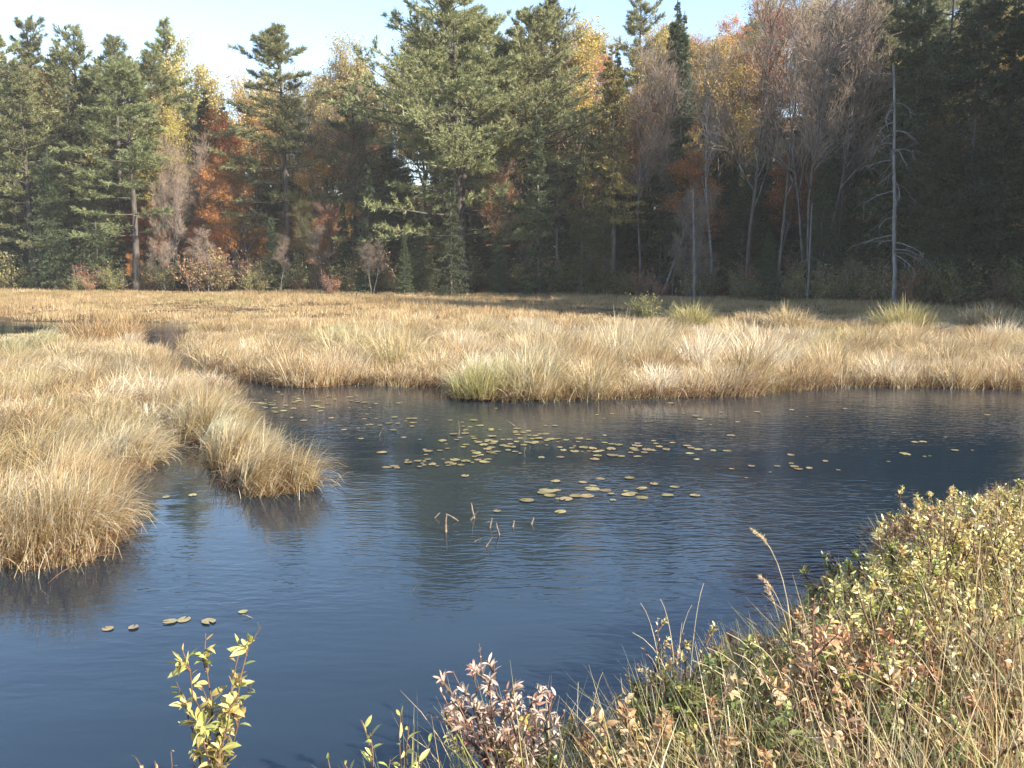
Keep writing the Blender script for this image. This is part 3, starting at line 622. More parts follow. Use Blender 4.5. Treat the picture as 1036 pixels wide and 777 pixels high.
FRONT = 'trees along the edge of the forest'
for a in [
    # left stand
    ('pineA', 6, 36, 74, 'hazy pine cut off by the left edge of the picture', None, 1.0),
    ('pineA', 31, 16, 76, 'tall pale green pine with pointed top near the left edge', None, .9),
    ('pineB', 73, 26, 78, 'pine top standing between the left edge pine and the broad trunk pine', None, 1.0),
    ('pineB', 108, 36, 76, 'middle one of the left stand of pines, feathery top', None, 1.1),
    ('pineC', 124, 62, 71, 'broad pine with dark bare lower trunk standing out onto the meadow edge', None, 1.25),
    ('pineB', 143, 50, 78, 'pine of soft grey green behind the broad trunk pine', None, 1.0),
    ('pineSlim', 169, 20, 80, 'slim pine spire rising above the left stand', None, 1.0),
    ('pineA', 52, 52, 80, 'soft green pine filling the gap right of the left edge pines', None, 1.0),
    ('pineA', 90, 66, 79, 'blunt topped pine between two taller ones of the left stand', None, 1.0),
    ('pineA', 128, 74, 82, 'pale pine rising behind the dark bare trunk pine', None, 1.0),
    ('pineB', 18, 60, 72, 'shorter pine before the tall left edge pines', None, 1.1),
    ('hemlock', 48, 150, 71.5, 'dark skirted hemlock low at the left forest edge', None, .9),
    ('hemlock', 92, 165, 72, 'dark low hemlock beside the broad trunk pine', None, 1.0),
    ('paleA', 258, 92, 86, 'pale gold maple crown just left of the lone pine', None, 1.2),
    ('paleB', 306, 84, 87, 'pale gold maple crown filling the sky right of the lone pine', None, 1.2),
    ('yellowA', 66, 78, 80, 'yellow crowned maple glowing among the left pines', None, 1.0),
    ('yellowA', 172, 120, 75, 'yellow leaved maple right of the broad trunk pine', None, .9),
    ('paleA', 208, 56, 82, 'rounded pale yellow maple against the sky between two pines', None, 1.1),
    ('bareD', 190, 140, 74, 'clump of thin grey trunks left of the orange maples', None, .8),
    ('orangeA', 218, 158, 74, 'orange maple with thin pale trunk at the forest edge', None, 1.0),
    ('orangeB', 240, 172, 73, 'spreading orange maple left of the lone pine', None, 1.0),
    ('orangeA', 160, 200, 74.5, 'small orange maple under the yellow one', None, 1.0),
    ('orangeA', 236, 120, 77, 'tall orange maple behind the spreading one', None, .9),
    ('bareD', 168, 170, 71.5, 'slender bare saplings at the edge of the meadow', None, .7),
    ('pineC', 283, 28, 74, 'lone tall pine with open layered crown and sky behind', None, 1.15),
    ('hemlock', 275, 215, 70, 'low dark hemlock at the foot of the lone pine', None, .8),
    ('oliveA', 318, 200, 70, 'olive leaved small tree right of the lone pine', None, .9),
    ('paleA', 352, 56, 84, 'pale yellow maple crown against the sky left of the big pine', None, .9),
    ('bareC', 338, 88, 76, 'bare pale twigged tree between lone pine and big pine', None, 1.1),
    ('rustA', 362, 112, 78, 'rust red maple half hidden behind bare twigs', None, 1.0),
    ('orangeB', 318, 150, 73, 'copper orange maple just right of the lone pine', None, .9),
    ('spruceM', 371, 148, 68, 'dark pointed spruce left of the big pine', None, 1.0),
    ('spruceM', 345, 195, 69, 'short dark spruce in front of bare twigs', None, 1.0),
    # centre
    ('pineBig', 468, -26, 67, 'biggest pine of the picture with twin trunks and layered boughs', 1.2, 1.0),
    ('pineBig', 540, 18, 71, 'broad pine with its crown merging into the biggest pine', 2.8, .95),
    ('spruceW', 455, 160, 64, 'dense green spruce with sunlit top before the biggest pine', None, .9),
    ('spruceM', 408, 232, 63, 'small green spruce at the meadow edge below the biggest pine', None, 1.2),
    ('hemlock', 425, 205, 66, 'dark hemlock filling the gap under the biggest pine', None, .9),
    ('rustA', 505, 172, 66, 'pinkish brown low tree under the biggest pine', None, .9),
    ('hemlock', 505, 225, 65, 'low dark hemlock right of the dense green spruce', None, .9),
    ('spruceN', 546, 102, 64, 'narrow dark spruce right of the biggest pine', None, 1.1),
    ('pineSlim', 566, -8, 78, 'pine spire on the skyline right of the biggest pine', None, 1.1),
    ('yellowfir', 590, 150, 63, 'yellow green open fir beside the narrow dark spruce', None, 1.1),
    ('yellowfir', 612, 195, 62, 'short yellowish fir at the shaded meadow edge', None, 1.0),
    ('tamarack', 624, 42, 64, 'thin golden larch with straight bare trunk', None, 1.2),
    ('pineB', 640, -5, 80, 'hazy pine on the skyline behind the larch', None, 1.0),
    ('bareC', 652, 40, 64, 'pink twigged bare tree right of the larch', None, .9),
    ('bareC', 672, 70, 66, 'second pink twigged tree just before the twin spruces', None, .9),
    ('spruceN', 681, -3, 67, 'taller left one of the twin dark spruce spires', None, 1.1),
    ('spruceN', 694, 8, 65, 'right one of the twin dark spruce spires', None, 1.0),
    ('bareD', 700, 190, 60, 'grey dead looking brush tree below the twin spruces', None, .8),
    ('birch', 728, 56, 62, 'pale barked birch with forked limbs right of the twin spruces', None, .9),
    ('spruceM', 722, 40, 72, 'dark spruce top behind the pale birch', None, .9),
    # right, on the slope
    ('bareB', 768, -8, 60, 'big bare grey tree right of the pale birch', None, 1.0),
    ('bareA', 800, -20, 58, 'bare grey tree with straight trunk before the slope', None, .9),
    ('bareD', 832, -10, 57, 'many stemmed bare tree left of the dead snag', None, 1.0),
    ('bareA', 858, 10, 58, 'thin bare tree nearest the left side of the dead snag', None, .8),
    ('spruceW', 780, 228, 55, 'small bright green spruce bush at the foot of the bare trees', None, 1.3),
    ('orangeB', 770, 30, 70, 'orange leaved maple glowing behind the bare trees', None, .9),
    ('hemlock', 878, -20, 60, 'dark hemlock behind the dead snag on its left', None, .8),
    ('pineB', 905, -10, 64, 'pine with pale tufted crown right behind the dead snag', None, 1.0),
    ('hemlock', 938, -50, 57, 'tall dark hemlock right of the dead snag', None, .9),
    ('pineA', 968, -60, 62, 'tall dark pine on the right slope', None, .9),
    ('hemlock', 1000, -60, 54, 'broad black green hemlock near the right edge', None, .9),
    ('spruceM', 1030, -20, 53, 'dark spruce cut off by the right edge', None, 1.2),
    ('hemlock', 960, 130, 53, 'lower dark hemlock in the deep shade by the right edge', None, 1.0),
    ('hemlock', 835, 150, 57, 'shaded hemlock between bare trunks left of the snag', None, .9),
    ('yellowA', 952, 110, 68, 'yellow leaved maple glimpsed through the dark hemlocks', None, .9),
    ('orangeB', 820, 150, 66, 'orange leaved maple seen between the bare grey trunks', None, .9),
]:
    kind, px, top, Y, lb, rz, wd = a
    tree_px(kind, px, top, Y, lb, FRONT, rz, wd)

# hillside forest behind: conifers and broadleaves in loose rows
BACK = {'c': ('conifer one of many filling the hillside behind the forest edge', 'conifers filling the hillside'),
        'd': ('autumn broadleaf tree one of many on the hillside behind the forest edge', 'broadleaf trees filling the hillside')}
kinds_c = ['pineA', 'pineB', 'spruceM', 'hemlock', 'spruceW', 'pineB']; kinds_d = ['bareA', 'bareC', 'paleB', 'rustA', 'yellowA', 'orangeB', 'bareB', 'paleA', 'oliveA', 'paleA', 'yellowA', 'rustA']
cnt = 0
for row in range(8):
    n = 20
    for q in range(n):
        px = -30 + (q + rng.uniform(.1, .9)) / n * 1100
        Y0 = float(np.interp((px - 518) / 897 * 62, FX, FY)) + 9 + row * 8 + rng.uniform(-3, 3)
        p = pos_y(px, 200, Y0); g = float(ground(p[0], Y0))
        # height limited by the skyline of the photograph
        sky_py = np.interp(px, [0, 60, 150, 200, 245, 260, 310, 330, 350, 385, 420, 560, 600, 700, 722, 760, 1036], [45, 48, 50, 62, 62, 84, 84, 75, 72, 80, 20, 20, 30, 35, 50, 5, -60])
        zmax = pos_y(px, sky_py + rng.uniform(0, 22), Y0)[2] - g
        con = rng.random() < np.interp(px, [0, 140, 160, 260, 400, 600, 740, 860, 900, 1036], [.75, .7, .3, .25, .4, .5, .25, .3, .75, .8])
        h = min(rng.uniform(18, 26) if con and (px < 185 or px > 380) else rng.uniform(14, 21), zmax)
        if h < 4.5: continue
        k = str(rng.choice(kinds_c if con else kinds_d)); lb, gr = BACK['c' if con else 'd']
        tree(k, p[0], Y0, h, lb, gr, None, rng.uniform(.9, 1.2)); cnt += 1
print('hillside trees', cnt)
for q in range(80):
    px = -60 + rng.uniform(0, 1) * 1100; Y = float(np.interp((px - 518) / 897 * 62, FX, FY)) + rng.uniform(14, 60)
    p = pos_y(px, 250, Y); con = rng.random() < np.interp(px, [0, 150, 170, 260, 330, 1036], [.6, .5, .3, .4, .6, .75])
    tree(str(rng.choice(['hemlock', 'spruceW'] if con else ['rustA', 'paleA', 'yellowA', 'oliveA'])), p[0], Y, rng.uniform(8, 12.5), 'young conifer under the taller trees of the forest' if con else 'young broadleaf tree under the taller trees of the forest', 'young conifers of the forest understory' if con else 'young broadleaf trees of the understory', None, rng.uniform(1.2, 1.7))
# young trees under the canopy close the gaps between the trunks
for q in range(150):
    px = -30 + rng.uniform(0, 1) * 1100; Y = float(np.interp((px - 518) / 897 * 62, FX, FY)) + rng.uniform(1.5, 26)
    p = pos_y(px, 250, Y); con = rng.random() < np.interp(px, [0, 150, 170, 260, 330, 1036], [.7, .6, .2, .3, .75, .75])
    k = str(rng.choice(['hemlock', 'hemlock', 'spruceM', 'spruceW', 'pineA'] if con else ['orangeB', 'orangeA', 'rustA', 'orangeA', 'orangeB', 'yellowA', 'paleB', 'bareC']))
    tree(k, p[0], Y, rng.uniform(4, 10), 'young conifer under the taller trees of the forest' if con else 'young broadleaf tree under the taller trees of the forest', 'young conifers of the forest understory' if con else 'young broadleaf trees of the understory', None, rng.uniform(1.1, 1.6))
# unseen conifers added outside the frame so their shadows darken the right forest
for q in range(34):
    y = 31 + 24 * (q + .5) / 34; x = .6 * y + 6 + rng.uniform(0, 18)
    tree(str(rng.choice(['hemlock', 'hemlock', 'spruceW'])), x, y, rng.uniform(21, 27), 'unseen conifer added beyond the right edge to shade the forest', 'unseen conifers added for shade', None, 1.2)

# dead snag
def make_snag():
    root_p = pos_y(905, 308, 50); x, y = root_p[0], 50.0; g = float(ground(x, y)); top = pos_y(905, 62, 50)[2]
    h = top - g
    root = empty('dead_tree', (x, y, g - .1)); tag(root, 'grey dead snag with bare drooping branches before the dark hemlocks', 'dead tree')
    tt = np.linspace(0, 1, 14); T = np.stack([tt * (pos_y(905, 62, 50)[0] - x) + rng.normal(0, .025, 14), rng.normal(0, .025, 14), tt * h], -1)[None]; link('trunk', smooth(mesh_np('trunk', [(*tubes(T, rad(T, C(.13), C(.05), 1), 10), None)], M_snag)), root)
    n = 27; hs = rng.uniform(.16, .97, n); az = rng.choice([0, math.pi, math.pi], n) + rng.normal(0, 1.0, n); b, _ = sample(T, np.zeros(n, int), hs)
    el = rng.uniform(.0, .45, n); d = np.stack([np.cos(az) * np.cos(el), np.sin(az) * np.cos(el), np.sin(el)], -1)
    L = np.interp(hs, [.14, .5, 1], [2.4, 2.2, 1.4]) * rng.uniform(.25, 1.2, n)
    P = grow(b, d, L, 9, (0, 0, -1.05), .11); bt = [(*tubes(P, rad(P, np.full(n, .036), np.full(n, .012)), 4), None)]
    P2, _, _ = spawn(P, 4, .35, 1, R(25), R(60), lambda t, i: rng.uniform(.3, .9, len(t)), 5, (0, 0, -.7), .1); bt.append((*tubes(P2, rad(P2, np.full(len(P2), .016), np.full(len(P2), .006)), 3), None))
    link('branches', mesh_np('branches', bt, M_limb), root)
make_snag()
def stub(px, top, base, Y, r, label):
    p = pos_y(px, base, Y); g = float(ground(p[0], Y)); h = pos_y(px, top, Y)[2] - g
    root = empty('dead_tree', (p[0], Y, g - .1)); tag(root, label, 'dead tree')
    T = trunk_path(h, 9, .01, .01); Rr = rad(T, C(r), C(r * .55)); V, F = tubes(T, Rr, 9); V = V.copy(); V[-9:, 2] += rng.uniform(-.25, .35, 9)
    link('trunk', smooth(mesh_np('trunk', [(V, F, None)], M_dead)), root)
    n = 9; P = grow(sample(T, np.zeros(n, int), rng.uniform(.3, .95, n))[0], rng.normal(size=(n, 3)) * C(1, 1, .3), rng.uniform(.3, 1.0, n), 5, (0, 0, -.3), .1)
    link('branches', mesh_np('branches', [(*tubes(P, rad(P, np.full(n, .025), np.full(n, .008)), 4), None)], M_dead), root)
stub(563, 230, 293, 66, .13, 'short broken grey trunk under the yellow green fir')
stub(703, 192, 290, 58, .12, 'thin broken grey trunk below the twin spruces')
stub(817, 205, 303, 54, .07, 'thin grey dead pole left of the dead snag')

for px, top, base, Y, tilt, lb in [(668, 225, 296, 62, .35, 'leaning thin dead pole left of the thin broken trunk')]:
    p = pos_y(px, base, Y); g = float(ground(p[0], Y)); h = pos_y(px, top, Y)[2] - g; root = empty('dead_tree', (p[0], Y, g - .1)); tag(root, lb, 'dead tree')
    T = grow(np.zeros((1, 3)), C([tilt, rng.normal(0, .3), 1]), C(h * math.hypot(tilt, 1)), 9, (0, 0, -.1), .03); link('trunk', smooth(mesh_np('trunk', [(*tubes(T, rad(T, C(.09), C(.03)), 7), None)], M_snag)), root)
    n = 14; P = grow(sample(T, np.zeros(n, int), rng.uniform(.25, .98, n))[0], rng.normal(size=(n, 3)), rng.uniform(.3, 1.3, n), 5, (0, 0, -.3), .12); link('branches', mesh_np('branches', [(*tubes(P, rad(P, np.full(n, .022), np.full(n, .007)), 4), None)], M_snag), root)
for q in range(20):
    px = rng.uniform(125, 350); Y = float(np.interp((px - 518) / 897 * 62, FX, FY)) + rng.uniform(.2, 5); p = pos_y(px, 300, Y)
    tree(str(rng.choice(['orangeA', 'orangeB', 'orangeB', 'yellowA', 'rustA'])), p[0], Y, rng.uniform(3, 7), 'small bright orange or yellow maple in the undergrowth of the left forest edge', 'small maples at the left forest edge', None, 1.3)
for q in range(16):
    px = rng.uniform(140, 870); Y = float(np.interp((px - 518) / 897 * 62, FX, FY)) + rng.uniform(-2.5, 1); p = pos_y(px, 300, Y)
    tree(str(rng.choice(['bareC', 'bareD', 'bareA'])), p[0], Y, rng.uniform(2.5, 6), 'thin bare sapling at the brushy foot of the forest', 'bare saplings at the forest foot', None, 1.3)
# low bushes at the forest edge
def make_bush(seed, cols, nleaf):
    global rng; rng = np.random.default_rng(seed); n = 26
    az = rng.uniform(0, 6.28, n); el = rng.uniform(.5, 1.4, n); d = np.stack([np.cos(az) * np.cos(el), np.sin(az) * np.cos(el), np.sin(el)], -1)
    P = grow(rng.normal(0, .12, (n, 3)) * C(1, 1, 0), d, rng.uniform(.7, 1.5, n), 6, (0, 0, .3), .08)
    P2, _, _ = spawn(P, 7, .2, 1, R(20), R(60), lambda t, i: rng.uniform(.2, .55, len(t)), 4, (0, 0, .3), .1)
    st = mesh_np('stems', [(*tubes(P, rad(P, np.full(n, .012), np.full(n, .004)), 3), None), (*ribbons(P2, np.full(P2.shape[:2], .005)), None)], M_twig)
    i = rng.integers(0, len(P2), nleaf); p_ = sample(P2, i, rng.random(nleaf))[0] + rng.normal(0, .04, (nleaf, 3))
    return [('stems', st), ('foliage', mesh_np('foliage', [leafcards(p_, .085, np.asarray(cols), .6)], M_leaf))]
BUSH = [make_bush(91, RUST + [(.3, .2, .08)], 900), make_bush(92, [(.4, .32, .12), (.45, .38, .18), (.3, .26, .1)], 1500), make_bush(93, OLIVE, 1400)]
rng = np.random.default_rng(99)
def bush(v, px, Y, s, label, group=None):
    p = pos_y(px, 300, Y); g = float(ground(p[0], Y)); root = empty('bush', (p[0], Y, g - .03), rng.uniform(0, 6.28), s); tag(root, label, 'bush', group)
    for pn, me in BUSH[v]: link(pn, me, root)
bush(1, 222, 70, 2.0, 'pale yellowish bush at the meadow edge under the orange maples')
bush(0, 335, 66, 1.2, 'small brown bush at the shadow edge of the meadow')
bush(2, 655, 40, .9, 'lone olive bush behind the reeds, right of the yellow fir')
for q in range(110):
    px = rng.uniform(-10, 1045); Y = float(np.interp((px - 518) / 897 * 62, FX, FY)) + rng.uniform(-3.5, 5) * rng.random()
    bush(int(rng.integers(0, 3)), px, Y, rng.uniform(.6, 2.2), 'low autumn bush in the undergrowth at the forest edge', 'bushes in the forest undergrowth')

# ------------------------------------------------------------------ lily pads
def make_pad(seed):
    g = np.random.default_rng(seed); n = 22; th = np.linspace(R(14), R(346), n); rr = 1 + g.normal(0, .03, n)
    ring = np.stack([np.cos(th) * rr, np.sin(th) * rr * .86, np.maximum(0, g.normal(0, .02) * np.cos(th * 2 + g.uniform(0, 6)) + g.normal(0, .02) * np.sin(th + 1)) + .004], -1)
    V = np.concatenate([[[0, 0, .004]], ring * C(.55, .55, .4), ring]); F = [(0, 1 + i, 2 + i) for i in range(n - 1)]
    Q = [(1 + i, 1 + n + i, 2 + n + i, 2 + i) for i in range(n - 1)]
    c = np.ones((len(V), 3)) * C(.27, .21, .085) * (1 + g.normal(0, .12, (len(V), 1))); c[g.integers(1, len(V), 6)] *= C(.8, .6, .45)
    return smooth(mesh_np("pad", [(V, np.array(F), c), (V, np.array(Q), c)], M_pad))
PADS = [make_pad(s) for s in range(6)]
def pad(px, py, s, label, group):
    p = at(px, py, .004)
    if float(ground(p[0], p[1])) > -.03: return 0
    o = link('lily_pad', PADS[int(rng.integers(0, 6))]); o.location = (p[0], p[1], .006 + rng.uniform(0, .006)); o.rotation_euler = (rng.normal(0, .02), rng.normal(0, .02), rng.uniform(0, 6.28)); o.scale = (s, s, s)
    tag(o, label, 'lily pad', group); return 1
npad = 0
def cluster(n, cxy, sx, sy, slope, s0, label, group):
    global npad
    for _ in range(n):
        dx = rng.normal(0, sx); px = cxy[0] + dx; py = cxy[1] + slope * dx + rng.normal(0, sy); npad += pad(px, py, s0 * .43 * rng.uniform(.45, 1.45), label, group)
LB = 'yellowed lily pad floating in the long band across the pond middle'; GB = 'lily pads in the middle band'
cluster(78, (505, 446), 40, 9, .05, .13, LB, GB); cluster(44, (640, 454), 42, 4.6, -.03, .14, LB, GB); cluster(34, (445, 468), 30, 5.5, .0, .14, LB, GB); cluster(24, (560, 446), 40, 7, 0, .12, LB, GB)
cluster(24, (625, 496), 40, 7, -.02, .16, 'yellowed lily pad in the loose patch nearer than the middle band', 'lily pads in the near patch')
cluster(10, (560, 503), 34, 5, -.1, .16, 'yellowed lily pad in the loose patch nearer than the middle band', 'lily pads in the near patch')
cluster(62, (300, 408), 46, 6, -.04, .13, 'pale lily pad in the far left raft below the rounded clump', 'lily pads in the far left raft')
cluster(26, (400, 425), 50, 7, 0, .12, 'pale lily pad in the far left raft below the rounded clump', 'lily pads in the far left raft')
cluster(20, (690, 418), 110, 8, 0, .12, 'small pale lily pad scattered near the far reeds', 'lily pads along the far reeds')
cluster(14, (810, 472), 45, 6, .0, .11, 'tan lily pad in the thin scatter right of the middle band', 'lily pads right of the middle band')
cluster(8, (920, 457), 40, 8, .0, .12, 'tan lily pad in the thin scatter right of the middle band', 'lily pads right of the middle band')
for px, py, s, lb in [(109, 636, .1, 'leftmost small lily pad of the near water before the leafy plant'), (135, 635, .09, 'second small pad between leftmost pad and the overlapping pair'), (172, 629, .12, 'greenish pad of the overlapping pair above the leafy plant'),
                  (186, 627, .12, 'yellow pad of the overlapping pair above the leafy plant'), (211, 629, .13, 'oval pad just right of the overlapping pair'), (246, 619, .08, 'small dark pad farthest right beside the twig'), (195, 501, .12, 'lily pad in the calm cove on the left'), (168, 503, .1, 'brownish lily pad deeper in the left cove')]:
    npad += pad(px, py, s * .5, lb, 'near lily pads')
print('pads', npad)

# ------------------------------------------------------------------ stubs and twigs standing in the water
def reed(px, py, hpx, lean, label, w=.014, bent=False):
    p = at(px, py); h = hpx / FPX * math.hypot(p[1], 3)
    P = grow(np.array([[0, 0, -.06]]), C([lean, 0, 1]), C(h + .06), 6, (lean * 1.5, 0, 0), .08)
    V, F = tubes(P, rad(P, C(w * .75), C(w * .35)), 6)
    bt = [(V, F, None)]
    if bent:
        P2 = grow(P[:, 3], C([-.7 if lean > 0 else .7, .1, -.5]), C(h * .55), 4, (0, 0, -.6), .05); bt.append((*tubes(P2, rad(P2, C(w * .8), C(w * .3)), 5), None))
    o = link('reed_stub', mesh_np('reed_stub', bt, M_reed)); o.location = (p[0], p[1], 0); tag(o, label, 'reed stub', 'dead reed stubs in the pond')
for a in [(437, 524, 8, .3, 'leftmost short reed stub of the group in mid pond'), (451, 538, 18, .05, 'thick brown reed stub left in the mid pond group', .028), (468, 527, 16, -.7, 'leaning reed stub left of the tall pale stub'), (473, 526, 14, .5, 'crossed reed stub touching the leaning one', .014, True),
          (480, 524, 16, 0, 'tallest pale upright reed stub of the mid pond group', .022), (484, 528, 8, .9, 'small bent reed stub below the tall pale one', .012, True), (495, 534, 10, .1, 'short blunt reed stub right of the tall pale one', .02), (506, 541, 14, -.1, 'dark stub standing lower right in the group', .018),
          (518, 533, 7, .0, 'stubby brown reed knob toward the right', .025), (537, 530, 7, .1, 'rightmost brown reed knob of the group', .025), (474, 548, 10, .7, 'nearest leaning pale stub of the group'), (489, 553, 14, .3, 'dark nearest upright stub of the group', .018),
          (378, 640, 7, 1.0, 'dark bent twig poking from the open near water', .006, True), (464, 440, 14, .1, 'thin pale reed standing in the middle lily band', .012), (525, 432, 12, -.6, 'bent pale reed in the upper lily band', .01, True), (383, 441, 12, .2, 'thin dark reed left of the middle lily band', .01),
          (340, 478, 14, 1.2, 'loose pale stalk floating off the tip tussock', .01, True), (330, 492, 20, .8, 'spiky pale stalk at the tip tussock edge', .01), (264, 625, 14, -.8, 'twig sticking out beside the small dark pad', .008, True), (415, 598, 18, .3, 'hair thin stalk in the rippled water left of the stubs', .004)]:
    reed(*a)

# ------------------------------------------------------------------ near bank: grass, shrubs and single plants
SIL = ([0, 250, 330, 400, 440, 480, 540, 575, 610, 640, 690, 740, 790, 830, 880, 905, 950, 1000, 1060, 1400], [790, 790, 785, 770, 715, 690, 705, 740, 735, 705, 680, 655, 640, 600, 565, 525, 510, 505, 495, 480])
def sil(px): return np.interp(px, *SIL) + 14 * np.sin(px * .11) * np.sin(px * .037 + 1)
def hlim(x, y, z, h):
    """shorten h so that the top stays inside the outline the bank has in the photograph"""
    px, _ = to_pix(np.stack([x, y, z], -1)); lim = sil(px)
    a = np.arctan((CY - lim) / FPX) - PITCH; zt = CAM_H + y * np.tan(a)
    return np.clip(np.minimum(h, zt - z), 0, None)
x = rng.uniform(-1.5, 9, 60000); y = rng.uniform(2.6, 11.5, 60000)
ok = (poly_sd(x, y, NEAR_BANK) > -.15) & (x < .62 * y + .7) & (x > -.1 * y - .2); x, y = x[ok], y[ok]
px_, _ = to_pix(np.stack([x, y, ground(x, y)], -1)); ok = (px_ > 540) | (rng.random(len(x)) < .18); x, y, px_ = x[ok], y[ok], px_[ok]; ok = rng.random(len(x)) < np.where(px_ < 690, .5, np.where((px_ < 830) | (y < 4.6), 1, .35)); x, y = x[ok][:850], y[ok][:850]
NEARP = np.array([(.58, .44, .22), (.68, .57, .34), (.42, .26, .12), (.3, .3, .09), (.24, .28, .08), (.68, .6, .42), (.42, .2, .1)]); NW = np.array([.22, .17, .14, .13, .1, .13, .11])
per = 26; i = np.repeat(np.arange(len(x)), per); N = len(i); a = rng.uniform(0, 6.28, N); r = np.abs(rng.normal(0, .07, N))
bx, by = x[i] + np.cos(a) * r, y[i] + np.sin(a) * r; bz = ground(bx, by)
h0 = rng.uniform(.3, 1.0, len(x))[i] * rng.uniform(.5, 1.15, N); h = hlim(bx, by, bz, h0)
keep = (h > .12) & (bz > -.2)
az = np.arctan2(np.sin(a) + rng.normal(0, .5, N), np.cos(a) + rng.normal(0, .5, N) - .3); th0 = np.abs(rng.normal(.12, .12, N)); th1 = th0 + np.abs(rng.normal(.75, .6, N))
cc = tan_cols(len(x), NW, NEARP)[i] * .6 + tan_cols(N, NW, NEARP) * .4
b = blades(np.stack([bx, by, bz - .02], -1)[keep], h[keep] * 1.1, (.0042 * np.exp(rng.normal(0, .45, N)))[keep], az[keep], th0[keep], th1[keep], cc[keep], 6)
stuff('bank_grass', [b], 'mixed dry and green grass of the near right bank', 'bank grass')
print('bank blades', keep.sum())

CREAM = C([.64, .54, .25], [.6, .48, .16], [.68, .6, .38], [.5, .48, .14], [.56, .36, .12], [.4, .4, .11]).reshape(-1, 3)
REDD = C([.32, .15, .1], [.44, .27, .18], [.55, .43, .32], [.62, .52, .4], [.5, .38, .24]).reshape(-1, 3)
LIME = C([.32, .36, .09], [.38, .38, .12], [.46, .4, .14], [.27, .32, .08]).reshape(-1, 3)
LIMEB = np.concatenate([LIME, C([.5, .34, .12], [.55, .46, .22], [.3, .32, .08]).reshape(-1, 3)])
RUSSET = C([.48, .28, .13], [.56, .38, .2], [.42, .22, .1], [.58, .46, .26]).reshape(-1, 3)
GREEN = C([.18, .22, .06], [.24, .26, .08], [.3, .3, .1], [.14, .18, .06]).reshape(-1, 3)
def twiggy(P, n=4, ln=.22):
    P2, t, i = spawn(P, n, .35, .95, R(18), R(48), lambda t, i: ln * (1.3 - t) * rng.uniform(.6, 1.3, len(t)), P.shape[1], (0, 0, .25), .05)
    return np.concatenate([P, P2])
def leafy(name, P, leafL, cols, per, label, cat, group=None, upright=.6, stem=M_stem, r0=.006, asp=.38, loc=None, t0=.25, seedheads=None):
    """P: stem paths in world space"""
    loc = P[:, 0].mean(0) if loc is None else loc
    root = empty(name, loc); tag(root, label, cat, group); Q = P - loc
    link('stems', smooth(mesh_np('stems', [(*tubes(Q, rad(Q, np.full(len(Q), r0), np.full(len(Q), r0 * .35)), 5), None)], stem)), root)
    N = len(Q); idx = np.repeat(np.arange(N), per); t = np.clip(t0 + (1 - t0) * (np.tile(np.arange(per), N) + rng.random(N * per)) / per, 0, .999)
    p, tg = sample(Q, idx, t); s = perp(tg); d = norm(tg * upright + s + C(0, 0, .1)); n = norm(np.cross(np.cross(d, C(0, 0, 1)), d) + rng.normal(0, .45, d.shape))
    M = len(p); L = leafL * rng.uniform(.55, 1.15, M) * (1.1 - .45 * t); col = cols[rng.integers(0, len(cols), N)][idx] * .5 + cols[rng.integers(0, len(cols), M)] * .5
    link('leaves', mesh_np('leaves', [leaves(p, d, n, L, L * asp * rng.uniform(.75, 1.2, M), rng.normal(.5, .6, M), rng.uniform(.1, .6, M), col * rng.uniform(.8, 1.2, (M, 1)))], M_shrub), root)
    return root
def shrub_paths(x, y, n, h, spread, branch=3):
    z = float(ground(x, y)); az = rng.uniform(0, 6.28, n); rr = np.abs(rng.normal(0, spread * .35, n))
    b = np.stack([x + np.cos(az) * rr, y + np.sin(az) * rr, np.full(n, z - .03)], -1)
    el = rng.uniform(.95, 1.5, n); d = np.stack([np.cos(az) * np.cos(el), np.sin(az) * np.cos(el), np.sin(el)], -1)
    hh = hlim(b[:, 0], b[:, 1], b[:, 2], h * rng.uniform(.65, 1.1, n)); ok = hh > .15; b, d, hh = b[ok], d[ok], hh[ok]
    if len(b) < 3: return None
    P = grow(b, d, hh, 8, (0, 0, .3), .06)
    out = [P]
    if branch:
        P2, t2, i2 = spawn(P, branch, .35, .9, R(18), R(45), lambda t, i: hh[i] * .4 * (1.2 - t), 8, (0, 0, .3), .07); out.append(P2)
    Q = np.concatenate(out); top = to_pix(Q[:, -1]); good = top[1] > sil(top[0]) - 14
    return Q[good] if good.sum() > 2 else None
KINDS = [('cream leaved shrub', CREAM), ('russet leaved shrub', RUSSET), ('yellow green shrub', LIME), ('cream leaved shrub', CREAM), ('cream leaved shrub', CREAM), ('cream leaved shrub', CREAM), ('cream leaved shrub', CREAM)]
spots = []
tries = 0
while len(spots) < 110 and tries < 6000:
    tries += 1
    px = rng.uniform(600, 1060); Y = rng.uniform(3.4, 9.6); p = pos_y(px, 500, Y); x, y = p[0], Y
    if float(poly_sd(np.array([x]), np.array([y]), NEAR_BANK)[0]) < .1: continue
    if any(math.hypot(x - a, y - b_) < .33 for a, b_ in spots): continue
    spots.append((x, y))
